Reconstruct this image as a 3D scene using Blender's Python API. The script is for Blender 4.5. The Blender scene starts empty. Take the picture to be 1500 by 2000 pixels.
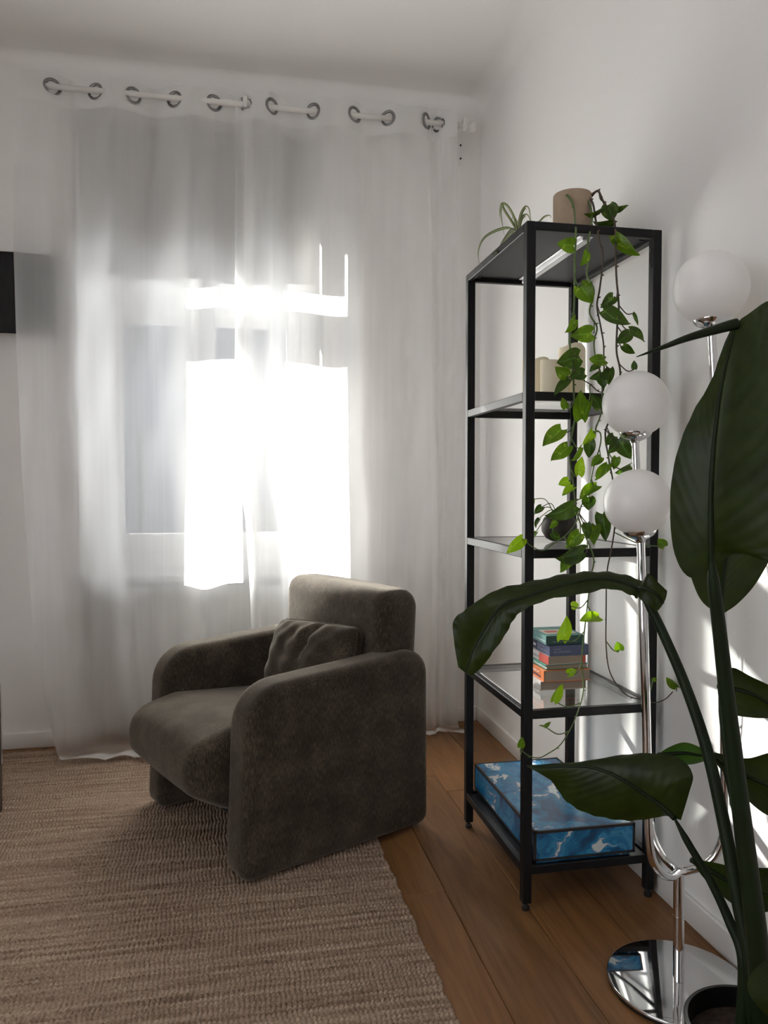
import bpy, bmesh, math, random
import numpy as np
from mathutils import Vector, Matrix

random.seed(7)
rng = np.random.default_rng(7)
S = bpy.context.scene
COL = S.collection

# ------------------------------------------------------------------ camera
FPX = 1490.0
YAW, PITCH, CAMH = 11.2, 1.92, 1.09
cam_d = bpy.data.cameras.new('camera')
cam_d.sensor_fit = 'HORIZONTAL'
cam_d.sensor_width = 36.0
cam_d.lens = 36.0 * FPX / 1500.0
cam_d.clip_start = 0.02
cam = bpy.data.objects.new('camera', cam_d)
COL.objects.link(cam)
cam.location = (0, 0, CAMH)
cam.rotation_euler = (math.radians(90 - PITCH), 0, math.radians(-YAW))
S.camera = cam
CM = cam.rotation_euler.to_matrix()
CO = Vector((0, 0, CAMH))

# ------------------------------------------------------------------ world, sun, exposure
SUN_DIR = Vector((0.69, -1.0, -0.52)).normalized()      # the way the light travels
W = bpy.data.worlds.new('world')
S.world = W
W.use_nodes = True
bg = W.node_tree.nodes['Background']
bg.inputs['Color'].default_value = (0.97, 0.97, 1.0, 1)
bg.inputs['Strength'].default_value = 2.3
sun_d = bpy.data.lights.new('sun', 'SUN')
sun_d.energy = 46.0
sun_d.angle = math.radians(0.53)
sun_d.color = (1.0, 0.95, 0.88)
sun = bpy.data.objects.new('sun', sun_d)
COL.objects.link(sun)
sun.location = (-4, 8, 5)
sun.rotation_euler = SUN_DIR.to_track_quat('-Z', 'Y').to_euler()
S.view_settings.view_transform = 'Standard'
S.view_settings.look = 'None'
S.view_settings.gamma = 1.0
S.view_settings.use_curve_mapping = False
S.view_settings.exposure = 0.55
S.cycles.max_bounces = 14
S.cycles.diffuse_bounces = 8
S.cycles.glossy_bounces = 5
S.cycles.transmission_bounces = 8
S.cycles.transparent_max_bounces = 24
S.cycles.caustics_reflective = False
S.cycles.caustics_refractive = False
S.cycles.use_denoising = True
S.cycles.sample_clamp_indirect = 8.0


# ------------------------------------------------------------------ photograph pixel -> point in the room
def ray(px, py):
    return CM @ Vector(((px - 750) / FPX, -(py - 1000) / FPX, -1.0))


def pd(px, py, d):
    return CO + ray(px, py) * d


def pY(px, py, y):
    r = ray(px, py)
    return CO + r * (y / r.y)


def pX(px, py, x):
    r = ray(px, py)
    return CO + r * (x / r.x)


def pZ(px, py, z):
    r = ray(px, py)
    return CO + r * ((z - CAMH) / r.z)


# ------------------------------------------------------------------ materials
MATS = {}


def new_mat(name):
    m = bpy.data.materials.new(name)
    m.use_nodes = True
    nt = m.node_tree
    nt.nodes.clear()
    out = nt.nodes.new('ShaderNodeOutputMaterial')
    MATS[name] = m
    return m, nt, out


def N(nt, typ, **kw):
    n = nt.nodes.new(typ)
    for k, v in kw.items():
        if k in n.inputs:
            n.inputs[k].default_value = v
        else:
            setattr(n, k, v)
    return n


def ramp(nt, fac, stops):
    r = nt.nodes.new('ShaderNodeValToRGB')
    el = r.color_ramp.elements
    while len(el) < len(stops):
        el.new(0.5)
    for e, (p, c) in zip(el, stops):
        e.position = p
        e.color = (c[0], c[1], c[2], 1)
    nt.links.new(fac, r.inputs['Fac'])
    return r.outputs['Color']


def bumped(nt, bs, height, strength=0.2, dist=0.002):
    b = N(nt, 'ShaderNodeBump', Strength=strength, Distance=dist)
    nt.links.new(height, b.inputs['Height'])
    nt.links.new(b.outputs['Normal'], bs.inputs['Normal'])


def simple(name, col, rough=0.5, metal=0.0, spec=0.5, noise=0.0, nscale=20.0, bump=0.0, bscale=200.0, bdist=0.001,
           sheen=0.0, coat=0.0):
    m, nt, out = new_mat(name)
    bs = N(nt, 'ShaderNodeBsdfPrincipled')
    bs.inputs['Base Color'].default_value = (*col, 1)
    bs.inputs['Roughness'].default_value = rough
    bs.inputs['Metallic'].default_value = metal
    bs.inputs['Specular IOR Level'].default_value = spec
    bs.inputs['Sheen Weight'].default_value = sheen
    bs.inputs['Coat Weight'].default_value = coat
    nt.links.new(bs.outputs[0], out.inputs[0])
    tc = N(nt, 'ShaderNodeTexCoord')
    if noise:
        nz = N(nt, 'ShaderNodeTexNoise', Scale=nscale, Detail=5.0)
        nt.links.new(tc.outputs['Object'], nz.inputs['Vector'])
        lo = tuple(c * (1 - noise) for c in col)
        hi = tuple(min(1, c * (1 + noise)) for c in col)
        nt.links.new(ramp(nt, nz.outputs['Fac'], [(0.3, lo), (0.7, hi)]), bs.inputs['Base Color'])
    if bump:
        nb = N(nt, 'ShaderNodeTexNoise', Scale=bscale, Detail=4.0)
        nt.links.new(tc.outputs['Object'], nb.inputs['Vector'])
        bumped(nt, bs, nb.outputs['Fac'], bump, bdist)
    return m


simple('wall_paint', (0.86, 0.845, 0.83), 0.6, bump=0.25, bscale=260, bdist=0.0012, noise=0.02, nscale=1.5)
simple('ceiling_paint', (0.86, 0.845, 0.825), 0.85, bump=0.15, bscale=8, bdist=0.01, noise=0.02, nscale=1.2)
simple('trim_paint', (0.82, 0.80, 0.77), 0.35)
simple('pvc_white', (0.78, 0.79, 0.80), 0.35)
simple('reveal_absorber_grey', (0.42, 0.41, 0.40), 0.8)  # dark grey picked to absorb bounced sunlight, not the recess's own paint
simple('sill_stone', (0.45, 0.45, 0.44), 0.5, noise=0.1, nscale=30)
simple('radiator_white', (0.84, 0.84, 0.83), 0.35)
simple('rod_white', (0.82, 0.80, 0.77), 0.4)
simple('black_steel', (0.008, 0.008, 0.009), 0.42, spec=0.25, noise=0.2, nscale=60, bump=0.12, bscale=900, bdist=0.0004)
simple('black_panel', (0.014, 0.014, 0.016), 0.5)
simple('galvanised', (0.72, 0.72, 0.73), 0.35, metal=0.6)
simple('chrome', (0.72, 0.72, 0.73), 0.045, metal=1.0)
simple('ring_metal', (0.28, 0.28, 0.28), 0.3, metal=1.0)
simple('clay_pot', (0.40, 0.30, 0.215), 0.75, noise=0.12, nscale=30, bump=0.2, bscale=90)
simple('dark_bowl', (0.028, 0.022, 0.018), 0.6, noise=0.4, nscale=40, bump=0.5, bscale=60, bdist=0.003)
simple('soil', (0.045, 0.028, 0.018), 0.95, noise=0.5, nscale=80, bump=0.8, bscale=120, bdist=0.01)
simple('wax', (0.95, 0.85, 0.63), 0.5, noise=0.03, nscale=15)
simple('wick', (0.03, 0.025, 0.02), 0.9)
simple('pages', (0.36, 0.29, 0.225), 0.85, noise=0.12, nscale=8)
simple('pot_black', (0.006, 0.006, 0.007), 0.35)
simple('screw_dark', (0.02, 0.02, 0.02), 0.5)
simple('shade_black', (0.006, 0.006, 0.007), 0.75)
simple('shade_lining', (0.7, 0.68, 0.64), 0.8)
simple('table_dark', (0.055, 0.028, 0.02), 0.3, noise=0.3, nscale=6)
simple('facade', (0.040, 0.044, 0.056), 0.9, noise=0.1, nscale=3)
simple('facade_glass', (0.03, 0.034, 0.046), 0.3)
simple('outside_plaster', (0.55, 0.55, 0.55), 0.9)


def glass_mat(name, tint, refl=0.06):
    m, nt, out = new_mat(name)
    t = N(nt, 'ShaderNodeBsdfTransparent')
    t.inputs['Color'].default_value = (*tint, 1)
    g = N(nt, 'ShaderNodeBsdfGlossy', Roughness=0.02)
    geo = N(nt, 'ShaderNodeNewGeometry')
    dp = N(nt, 'ShaderNodeVectorMath', operation='DOT_PRODUCT')
    nt.links.new(geo.outputs['Normal'], dp.inputs[0])
    nt.links.new(geo.outputs['Incoming'], dp.inputs[1])
    ab = N(nt, 'ShaderNodeMath', operation='ABSOLUTE')
    nt.links.new(dp.outputs['Value'], ab.inputs[0])
    iv = N(nt, 'ShaderNodeMath', operation='SUBTRACT')
    iv.inputs[0].default_value = 1.0
    nt.links.new(ab.outputs[0], iv.inputs[1])
    p5 = N(nt, 'ShaderNodeMath', operation='POWER')
    p5.inputs[1].default_value = 5.0
    nt.links.new(iv.outputs[0], p5.inputs[0])
    fr = N(nt, 'ShaderNodeMath', operation='MULTIPLY_ADD')
    fr.inputs[1].default_value = 0.96
    fr.inputs[2].default_value = 0.04
    nt.links.new(p5.outputs[0], fr.inputs[0])
    mx = N(nt, 'ShaderNodeMixShader')
    nt.links.new(fr.outputs[0], mx.inputs[0])
    nt.links.new(t.outputs[0], mx.inputs[1])
    nt.links.new(g.outputs[0], mx.inputs[2])
    nt.links.new(mx.outputs[0], out.inputs[0])
    return m


glass_mat('window_glass', (0.95, 0.97, 0.98))
glass_mat('shelf_glass', (0.97, 0.985, 0.975))


def cloth_mat(name, col, clear, trans, wscale=0.0):
    """sheer cloth: holes (transparent) + threads that both reflect and pass light"""
    m, nt, out = new_mat(name)
    tp = N(nt, 'ShaderNodeBsdfTransparent')
    tl = N(nt, 'ShaderNodeBsdfTranslucent')
    tl.inputs['Color'].default_value = (*col, 1)
    df = N(nt, 'ShaderNodeBsdfDiffuse')
    df.inputs['Color'].default_value = (*col, 1)
    m1 = N(nt, 'ShaderNodeMixShader')
    m1.inputs[0].default_value = trans
    nt.links.new(df.outputs[0], m1.inputs[1])
    nt.links.new(tl.outputs[0], m1.inputs[2])
    m2 = N(nt, 'ShaderNodeMixShader')
    nt.links.new(m1.outputs[0], m2.inputs[1])
    nt.links.new(tp.outputs[0], m2.inputs[2])
    m2.inputs[0].default_value = clear
    if clear > 0:
        # a slanting ray meets more thread than a square one: the open share falls with the angle
        geo = N(nt, 'ShaderNodeNewGeometry')
        dp = N(nt, 'ShaderNodeVectorMath', operation='DOT_PRODUCT')
        nt.links.new(geo.outputs['Normal'], dp.inputs[0])
        nt.links.new(geo.outputs['Incoming'], dp.inputs[1])
        ab = N(nt, 'ShaderNodeMath', operation='ABSOLUTE')
        nt.links.new(dp.outputs['Value'], ab.inputs[0])
        mr0 = N(nt, 'ShaderNodeMapRange')
        mr0.inputs['From Min'].default_value = 0.62
        nt.links.new(ab.outputs[0], mr0.inputs['Value'])
        pw = N(nt, 'ShaderNodeMath', operation='POWER')
        pw.inputs[1].default_value = 2.4
        nt.links.new(mr0.outputs[0], pw.inputs[0])
        tc = N(nt, 'ShaderNodeTexCoord')
        mp = N(nt, 'ShaderNodeMapping')
        mp.inputs['Scale'].default_value = (60, 60, 1.5)
        nt.links.new(tc.outputs['Object'], mp.inputs['Vector'])
        nz = N(nt, 'ShaderNodeTexNoise', Scale=1.0, Detail=3.0)
        nt.links.new(mp.outputs[0], nz.inputs['Vector'])
        mr = N(nt, 'ShaderNodeMapRange')
        mr.inputs['To Min'].default_value = clear * 0.85
        mr.inputs['To Max'].default_value = clear * 1.15
        nt.links.new(nz.outputs['Fac'], mr.inputs['Value'])
        ml = N(nt, 'ShaderNodeMath', operation='MULTIPLY')
        nt.links.new(mr.outputs[0], ml.inputs[0])
        nt.links.new(pw.outputs[0], ml.inputs[1])
        nt.links.new(ml.outputs[0], m2.inputs[0])
    nt.links.new(m2.outputs[0], out.inputs[0])
    return m


cloth_mat('sheer', (0.95, 0.95, 0.945), 0.42, 0.86)
cloth_mat('sheer_hem', (0.92, 0.92, 0.91), 0.25, 0.45)
cloth_mat('blind_cloth', (0.52, 0.515, 0.51), 0.0, 0.012)


def opal():
    m, nt, out = new_mat('opal_glass')
    bs = N(nt, 'ShaderNodeBsdfPrincipled')
    bs.inputs['Base Color'].default_value = (0.93, 0.91, 0.89, 1)
    bs.inputs['Roughness'].default_value = 0.32
    bs.inputs['Subsurface Weight'].default_value = 0.35
    bs.inputs['Subsurface Radius'].default_value = (0.04, 0.04, 0.04)
    bs.inputs['Subsurface Scale'].default_value = 0.5
    nt.links.new(bs.outputs[0], out.inputs[0])


opal()


def fabric_mat():
    m, nt, out = new_mat('chenille')
    bs = N(nt, 'ShaderNodeBsdfPrincipled', Roughness=0.9)
    bs.inputs['Specular IOR Level'].default_value = 0.15
    bs.inputs['Sheen Weight'].default_value = 0.28
    bs.inputs['Sheen Roughness'].default_value = 0.5
    bs.inputs['Sheen Tint'].default_value = (1.0, 0.9, 0.78, 1)
    tc = N(nt, 'ShaderNodeTexCoord')
    big = N(nt, 'ShaderNodeTexNoise', Scale=9.0, Detail=6.0, Roughness=0.65)
    nt.links.new(tc.outputs['Object'], big.inputs['Vector'])
    mp = N(nt, 'ShaderNodeMapping')
    mp.inputs['Scale'].default_value = (420, 420, 60)
    nt.links.new(tc.outputs['Object'], mp.inputs['Vector'])
    fine = N(nt, 'ShaderNodeTexNoise', Scale=1.0, Detail=4.0, Roughness=0.7)
    nt.links.new(mp.outputs[0], fine.inputs['Vector'])
    ad = N(nt, 'ShaderNodeMath', operation='ADD')
    wb_ = N(nt, 'ShaderNodeMath', operation='MULTIPLY')
    wb_.inputs[1].default_value = 0.36
    wf_ = N(nt, 'ShaderNodeMath', operation='MULTIPLY')
    wf_.inputs[1].default_value = 0.64
    nt.links.new(big.outputs['Fac'], wb_.inputs[0])
    nt.links.new(fine.outputs['Fac'], wf_.inputs[0])
    nt.links.new(wb_.outputs[0], ad.inputs[0])
    nt.links.new(wf_.outputs[0], ad.inputs[1])
    hf = N(nt, 'ShaderNodeMath', operation='MULTIPLY')
    hf.inputs[1].default_value = 1.0
    nt.links.new(ad.outputs[0], hf.inputs[0])
    nt.links.new(ramp(nt, hf.outputs[0], [(0.38, (0.018, 0.014, 0.0095)), (0.5, (0.048, 0.037, 0.026)), (0.62, (0.125, 0.100, 0.074))]),
                 bs.inputs['Base Color'])
    bumped(nt, bs, hf.outputs[0], 0.5, 0.002)
    nt.links.new(bs.outputs[0], out.inputs[0])


fabric_mat()


def wood_mat():
    m, nt, out = new_mat('oak')
    bs = N(nt, 'ShaderNodeBsdfPrincipled', Roughness=0.42)
    bs.inputs['Specular IOR Level'].default_value = 0.35
    tc = N(nt, 'ShaderNodeTexCoord')
    oi = N(nt, 'ShaderNodeObjectInfo')
    mul = N(nt, 'ShaderNodeVectorMath', operation='SCALE')
    cmb = N(nt, 'ShaderNodeCombineXYZ')
    for i in range(3):
        nt.links.new(oi.outputs['Random'], cmb.inputs[i])
    nt.links.new(cmb.outputs[0], mul.inputs[0])
    mul.inputs['Scale'].default_value = 37.0
    ad = N(nt, 'ShaderNodeVectorMath', operation='ADD')
    nt.links.new(tc.outputs['Object'], ad.inputs[0])
    nt.links.new(mul.outputs[0], ad.inputs[1])
    mp = N(nt, 'ShaderNodeMapping')
    mp.inputs['Scale'].default_value = (14, 1.1, 14)
    nt.links.new(ad.outputs[0], mp.inputs['Vector'])
    grain = N(nt, 'ShaderNodeTexNoise', Scale=1.6, Detail=8.0, Roughness=0.62, Distortion=1.6)
    nt.links.new(mp.outputs[0], grain.inputs['Vector'])
    mp2 = N(nt, 'ShaderNodeMapping')
    mp2.inputs['Scale'].default_value = (150, 5, 150)
    nt.links.new(ad.outputs[0], mp2.inputs['Vector'])
    fine = N(nt, 'ShaderNodeTexNoise', Scale=1.0, Detail=3.0)
    nt.links.new(mp2.outputs[0], fine.inputs['Vector'])
    mxf = N(nt, 'ShaderNodeMath', operation='MULTIPLY_ADD')
    mxf.inputs[1].default_value = 0.3
    nt.links.new(fine.outputs['Fac'], mxf.inputs[0])
    nt.links.new(grain.outputs['Fac'], mxf.inputs[2])
    c = ramp(nt, mxf.outputs[0], [(0.42, (0.155, 0.068, 0.024)), (0.62, (0.222, 0.102, 0.037)), (0.84, (0.285, 0.138, 0.053))])
    # board to board tone
    hv = N(nt, 'ShaderNodeHueSaturation')
    mr = N(nt, 'ShaderNodeMapRange')
    mr.inputs['To Min'].default_value = 0.82
    mr.inputs['To Max'].default_value = 1.12
    nt.links.new(oi.outputs['Random'], mr.inputs['Value'])
    nt.links.new(mr.outputs[0], hv.inputs['Value'])
    nt.links.new(c, hv.inputs['Color'])
    # knots
    mp3 = N(nt, 'ShaderNodeMapping')
    mp3.inputs['Scale'].default_value = (4.2, 2.2, 4.2)
    nt.links.new(ad.outputs[0], mp3.inputs['Vector'])
    vo = N(nt, 'ShaderNodeTexVoronoi', Scale=1.15)
    nt.links.new(mp3.outputs[0], vo.inputs['Vector'])
    kn = ramp(nt, vo.outputs['Distance'], [(0.045, (1, 1, 1)), (0.085, (0, 0, 0))])
    mix = N(nt, 'ShaderNodeMix', data_type='RGBA')
    nt.links.new(kn, mix.inputs[0])
    nt.links.new(hv.outputs[0], mix.inputs[6])
    mix.inputs[7].default_value = (0.03, 0.014, 0.008, 1)
    nt.links.new(mix.outputs[2], bs.inputs['Base Color'])
    bumped(nt, bs, fine.outputs['Fac'], 0.12, 0.001)
    nt.links.new(bs.outputs[0], out.inputs[0])


wood_mat()


def rug_mat():
    m, nt, out = new_mat('jute')
    bs = N(nt, 'ShaderNodeBsdfPrincipled', Roughness=0.95)
    bs.inputs['Specular IOR Level'].default_value = 0.1
    tc = N(nt, 'ShaderNodeTexCoord')
    mp = N(nt, 'ShaderNodeMapping')
    mp.inputs['Scale'].default_value = (3.0, 70, 1)
    nt.links.new(tc.outputs['Object'], mp.inputs['Vector'])
    rows = N(nt, 'ShaderNodeTexNoise', Scale=1.0, Detail=3.0, Roughness=0.6)
    nt.links.new(mp.outputs[0], rows.inputs['Vector'])
    sp = N(nt, 'ShaderNodeTexNoise', Scale=160.0, Detail=3.0)
    nt.links.new(tc.outputs['Object'], sp.inputs['Vector'])
    a = N(nt, 'ShaderNodeMath', operation='MULTIPLY_ADD')
    a.inputs[1].default_value = 0.6
    nt.links.new(sp.outputs['Fac'], a.inputs[0])
    nt.links.new(rows.outputs['Fac'], a.inputs[2])
    nt.links.new(ramp(nt, a.outputs[0], [(0.58, (0.20, 0.130, 0.092)), (0.8, (0.36, 0.262, 0.195)), (1.0, (0.50, 0.39, 0.295))]), bs.inputs['Base Color'])
    bumped(nt, bs, sp.outputs['Fac'], 0.5, 0.002)
    nt.links.new(bs.outputs[0], out.inputs[0])


rug_mat()


def leaf_mat(name, dark, light, vein, rough=0.35, trans=0.35, vscale=26.0, patch=0.0, patchcol=(0.5, 0.6, 0.2)):
    """leaf skin: UV x runs across the blade (0.5 = midrib), y along it"""
    m, nt, out = new_mat(name)
    bs = N(nt, 'ShaderNodeBsdfPrincipled', Roughness=rough)
    bs.inputs['Specular IOR Level'].default_value = 0.3
    uv = N(nt, 'ShaderNodeUVMap')
    sx = N(nt, 'ShaderNodeSeparateXYZ')
    nt.links.new(uv.outputs[0], sx.inputs[0])
    ax = N(nt, 'ShaderNodeMath', operation='SUBTRACT')
    ax.inputs[1].default_value = 0.5
    nt.links.new(sx.outputs[0], ax.inputs[0])
    ab = N(nt, 'ShaderNodeMath', operation='ABSOLUTE')
    nt.links.new(ax.outputs[0], ab.inputs[0])
    # side veins sweep toward the tip
    vv = N(nt, 'ShaderNodeMath', operation='MULTIPLY_ADD')
    vv.inputs[1].default_value = -0.55
    nt.links.new(ab.outputs[0], vv.inputs[0])
    nt.links.new(sx.outputs[1], vv.inputs[2])
    sc = N(nt, 'ShaderNodeMath', operation='MULTIPLY')
    sc.inputs[1].default_value = vscale * 6.283
    nt.links.new(vv.outputs[0], sc.inputs[0])
    sn = N(nt, 'ShaderNodeMath', operation='SINE')
    nt.links.new(sc.outputs[0], sn.inputs[0])
    tc = N(nt, 'ShaderNodeTexCoord')
    nz = N(nt, 'ShaderNodeTexNoise', Scale=25.0, Detail=4.0)
    nt.links.new(tc.outputs['Object'], nz.inputs['Vector'])
    base = ramp(nt, nz.outputs['Fac'], [(0.3, dark), (0.7, light)])
    col = base
    if patch:
        n2 = N(nt, 'ShaderNodeTexNoise', Scale=70.0, Detail=2.0)
        nt.links.new(tc.outputs['Object'], n2.inputs['Vector'])
        f = ramp(nt, n2.outputs['Fac'], [(0.60, (0, 0, 0)), (0.68, (patch, patch, patch))])
        mx = N(nt, 'ShaderNodeMix', data_type='RGBA')
        nt.links.new(f, mx.inputs[0])
        nt.links.new(col, mx.inputs[6])
        mx.inputs[7].default_value = (*patchcol, 1)
        col = mx.outputs[2]
    mf = ramp(nt, ab.outputs[0], [(0.012, (1, 1, 1)), (0.03, (0, 0, 0))])
    mm = N(nt, 'ShaderNodeMix', data_type='RGBA')
    nt.links.new(mf, mm.inputs[0])
    nt.links.new(col, mm.inputs[6])
    mm.inputs[7].default_value = (*vein, 1)
    nt.links.new(mm.outputs[2], bs.inputs['Base Color'])
    b = N(nt, 'ShaderNodeBump', Strength=0.08, Distance=0.002)
    nt.links.new(sn.outputs[0], b.inputs['Height'])
    nt.links.new(b.outputs[0], bs.inputs['Normal'])
    tl = N(nt, 'ShaderNodeBsdfTranslucent')
    hs = N(nt, 'ShaderNodeHueSaturation', Saturation=1.15, Value=1.9)
    nt.links.new(mm.outputs[2], hs.inputs['Color'])
    nt.links.new(hs.outputs[0], tl.inputs['Color'])
    mx2 = N(nt, 'ShaderNodeMixShader')
    mx2.inputs[0].default_value = trans
    nt.links.new(bs.outputs[0], mx2.inputs[1])
    nt.links.new(tl.outputs[0], mx2.inputs[2])
    nt.links.new(mx2.outputs[0], out.inputs[0])


leaf_mat('paradise_leaf', (0.012, 0.019, 0.003), (0.022, 0.034, 0.006), (0.04, 0.06, 0.015), 0.40, 0.28, 16)
leaf_mat('paradise_leaf_young', (0.03, 0.07, 0.015), (0.05, 0.105, 0.022), (0.09, 0.14, 0.04), 0.36, 0.3, 16)
leaf_mat('pothos_dark', (0.030, 0.062, 0.010), (0.055, 0.10, 0.016), (0.09, 0.19, 0.05), 0.3, 0.35, 6, 0.35, (0.2, 0.3, 0.06))
leaf_mat('pothos_mid', (0.07, 0.135, 0.014), (0.115, 0.20, 0.022), (0.16, 0.30, 0.06), 0.3, 0.4, 6, 0.5, (0.32, 0.42, 0.08))
leaf_mat('pothos_bright', (0.17, 0.30, 0.02), (0.24, 0.39, 0.03), (0.3, 0.48, 0.1), 0.3, 0.45, 6, 0.5, (0.42, 0.5, 0.12))
simple('stem_green', (0.10, 0.16, 0.04), 0.45, noise=0.3, nscale=40)
simple('stem_brown', (0.065, 0.045, 0.028), 0.6, noise=0.4, nscale=50)
simple('petiole', (0.010, 0.018, 0.006), 0.5, spec=0.2, noise=0.25, nscale=12)


def spider_mat():
    m, nt, out = new_mat('spider_leaf')
    bs = N(nt, 'ShaderNodeBsdfPrincipled', Roughness=0.4)
    uv = N(nt, 'ShaderNodeUVMap')
    sx = N(nt, 'ShaderNodeSeparateXYZ')
    nt.links.new(uv.outputs[0], sx.inputs[0])
    c = ramp(nt, sx.outputs[0], [(0.0, (0.13, 0.2, 0.05)), (0.3, (0.16, 0.23, 0.06)), (0.4, (0.62, 0.66, 0.4)), (0.6, (0.62, 0.66, 0.4)), (0.7, (0.16, 0.23, 0.06))])
    nt.links.new(c, bs.inputs['Base Color'])
    nt.links.new(bs.outputs[0], out.inputs[0])


spider_mat()


def marble_mat():
    m, nt, out = new_mat('blue_marbling')
    bs = N(nt, 'ShaderNodeBsdfPrincipled', Roughness=0.22)
    tc = N(nt, 'ShaderNodeTexCoord')
    n0 = N(nt, 'ShaderNodeTexNoise', Scale=7.0, Detail=3.0)
    nt.links.new(tc.outputs['Object'], n0.inputs['Vector'])
    mxv = N(nt, 'ShaderNodeMix', data_type='RGBA')
    mxv.inputs[0].default_value = 0.22
    nt.links.new(tc.outputs['Object'], mxv.inputs[6])
    nt.links.new(n0.outputs['Color'], mxv.inputs[7])
    mp = N(nt, 'ShaderNodeMapping')
    mp.inputs['Rotation'].default_value = (0, 0, 0.5)
    mp.inputs['Scale'].default_value = (6.5, 4.0, 6.5)
    nt.links.new(mxv.outputs[2], mp.inputs['Vector'])
    n1 = N(nt, 'ShaderNodeTexNoise', Scale=1.4, Detail=9.0, Roughness=0.6, Distortion=1.2)
    nt.links.new(mp.outputs[0], n1.inputs['Vector'])
    c = ramp(nt, n1.outputs['Fac'], [(0.26, (0.006, 0.03, 0.085)), (0.38, (0.006, 0.075, 0.19)), (0.47, (0.012, 0.17, 0.36)),
                                     (0.52, (0.04, 0.27, 0.48)), (0.56, (0.012, 0.12, 0.30)), (0.595, (0.66, 0.72, 0.70)), (0.66, (0.50, 0.62, 0.66))])
    nt.links.new(c, bs.inputs['Base Color'])
    nt.links.new(bs.outputs[0], out.inputs[0])


marble_mat()


def pleat_mat():
    pass


# ------------------------------------------------------------------ mesh helpers
class MB:
    def __init__(self):
        self.v, self.f, self.uv = [], [], []

    def add(self, verts, faces):
        o = len(self.v)
        self.v += [tuple(v) for v in verts]
        self.f += [tuple(i + o for i in f) for f in faces]

    def box(self, x0, x1, y0, y1, z0, z1):
        self.add([(x0, y0, z0), (x1, y0, z0), (x1, y1, z0), (x0, y1, z0), (x0, y0, z1), (x1, y0, z1), (x1, y1, z1), (x0, y1, z1)],
                 [(0, 3, 2, 1), (4, 5, 6, 7), (0, 1, 5, 4), (1, 2, 6, 5), (2, 3, 7, 6), (3, 0, 4, 7)])
        return self

    def bbox(self, x0, x1, y0, y1, z0, z1, r=0.003, seg=2):
        bm = bmesh.new()
        bmesh.ops.create_cube(bm, size=1)
        for v in bm.verts:
            v.co = Vector(((x0 + x1) / 2 + v.co.x * (x1 - x0), (y0 + y1) / 2 + v.co.y * (y1 - y0), (z0 + z1) / 2 + v.co.z * (z1 - z0)))
        bmesh.ops.bevel(bm, geom=bm.edges[:], offset=r, segments=seg, profile=0.5, affect='EDGES')
        bm.verts.index_update()
        self.add([v.co[:] for v in bm.verts], [[v.index for v in f.verts] for f in bm.faces])
        bm.free()
        return self

    def tube(self, pts, rad, seg=10, cap=True):
        pts = [Vector(p) for p in pts]
        n = len(pts)
        rads = rad if isinstance(rad, (list, tuple)) else [rad] * n
        t0 = (pts[1] - pts[0]).normalized()
        a = Vector((0, 0, 1)) if abs(t0.z) < 0.9 else Vector((1, 0, 0))
        nn = (a - t0 * a.dot(t0)).normalized()
        vs, fs = [], []
        for i, p in enumerate(pts):
            t = (pts[min(i + 1, n - 1)] - pts[max(i - 1, 0)]).normalized()
            nn = (nn - t * nn.dot(t)).normalized()
            b = t.cross(nn)
            for k in range(seg):
                an = 2 * math.pi * k / seg
                vs.append(p + (nn * math.cos(an) + b * math.sin(an)) * rads[i])
        for i in range(n - 1):
            for k in range(seg):
                k2 = (k + 1) % seg
                fs.append((i * seg + k, i * seg + k2, (i + 1) * seg + k2, (i + 1) * seg + k))
        if cap:
            fs.append(tuple(range(seg - 1, -1, -1)))
            fs.append(tuple(range((n - 1) * seg, n * seg)))
        self.add(vs, fs)
        return self

    def lathe(self, prof, c=(0, 0, 0), seg=40):
        c = Vector(c)
        vs, fs = [], []
        for (r, z) in prof:
            for k in range(seg):
                a = 2 * math.pi * k / seg
                vs.append(c + Vector((max(r, 1e-5) * math.cos(a), max(r, 1e-5) * math.sin(a), z)))
        for i in range(len(prof) - 1):
            for k in range(seg):
                k2 = (k + 1) % seg
                fs.append((i * seg + k, i * seg + k2, (i + 1) * seg + k2, (i + 1) * seg + k))
        self.add(vs, fs)
        return self

    def grid(self, P, closed_u=False):
        """P: rows x cols x 3 array"""
        P = np.asarray(P, float)
        R, C = P.shape[:2]
        fs = []
        for i in range(R - 1):
            for j in range(C - 1 + (1 if closed_u else 0)):
                j2 = (j + 1) % C
                fs.append((i * C + j, i * C + j2, (i + 1) * C + j2, (i + 1) * C + j))
        self.add([tuple(p) for p in P.reshape(-1, 3)], fs)
        return self

    def build(self, name, mat, parent=None, smooth=False, loc=None, uv=None, recalc=False):
        off = Vector((0, 0, 0))
        if loc is not None:
            off = Vector(loc)
        me = bpy.data.meshes.new(name)
        me.from_pydata([tuple(Vector(v) - off) for v in self.v], [], self.f)
        me.validate()
        if recalc:
            bm = bmesh.new()
            bm.from_mesh(me)
            bmesh.ops.recalc_face_normals(bm, faces=bm.faces[:])
            bm.to_mesh(me)
            bm.free()
        if uv is not None:
            l = me.uv_layers.new(name='UVMap')
            for lp in me.loops:
                l.data[lp.index].uv = uv[lp.vertex_index]
        me.materials.append(MATS[mat] if isinstance(mat, str) else mat)
        if smooth:
            me.polygons.foreach_set('use_smooth', [True] * len(me.polygons))
            if smooth == 'auto':
                me.set_sharp_from_angle(angle=math.radians(40))
        o = bpy.data.objects.new(name, me)
        COL.objects.link(o)
        if parent is not None:
            o.parent = parent
            if loc is None:
                o.location = Vector((0, 0, 0))
            else:
                o.location = off
        else:
            o.location = off
        return o


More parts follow.
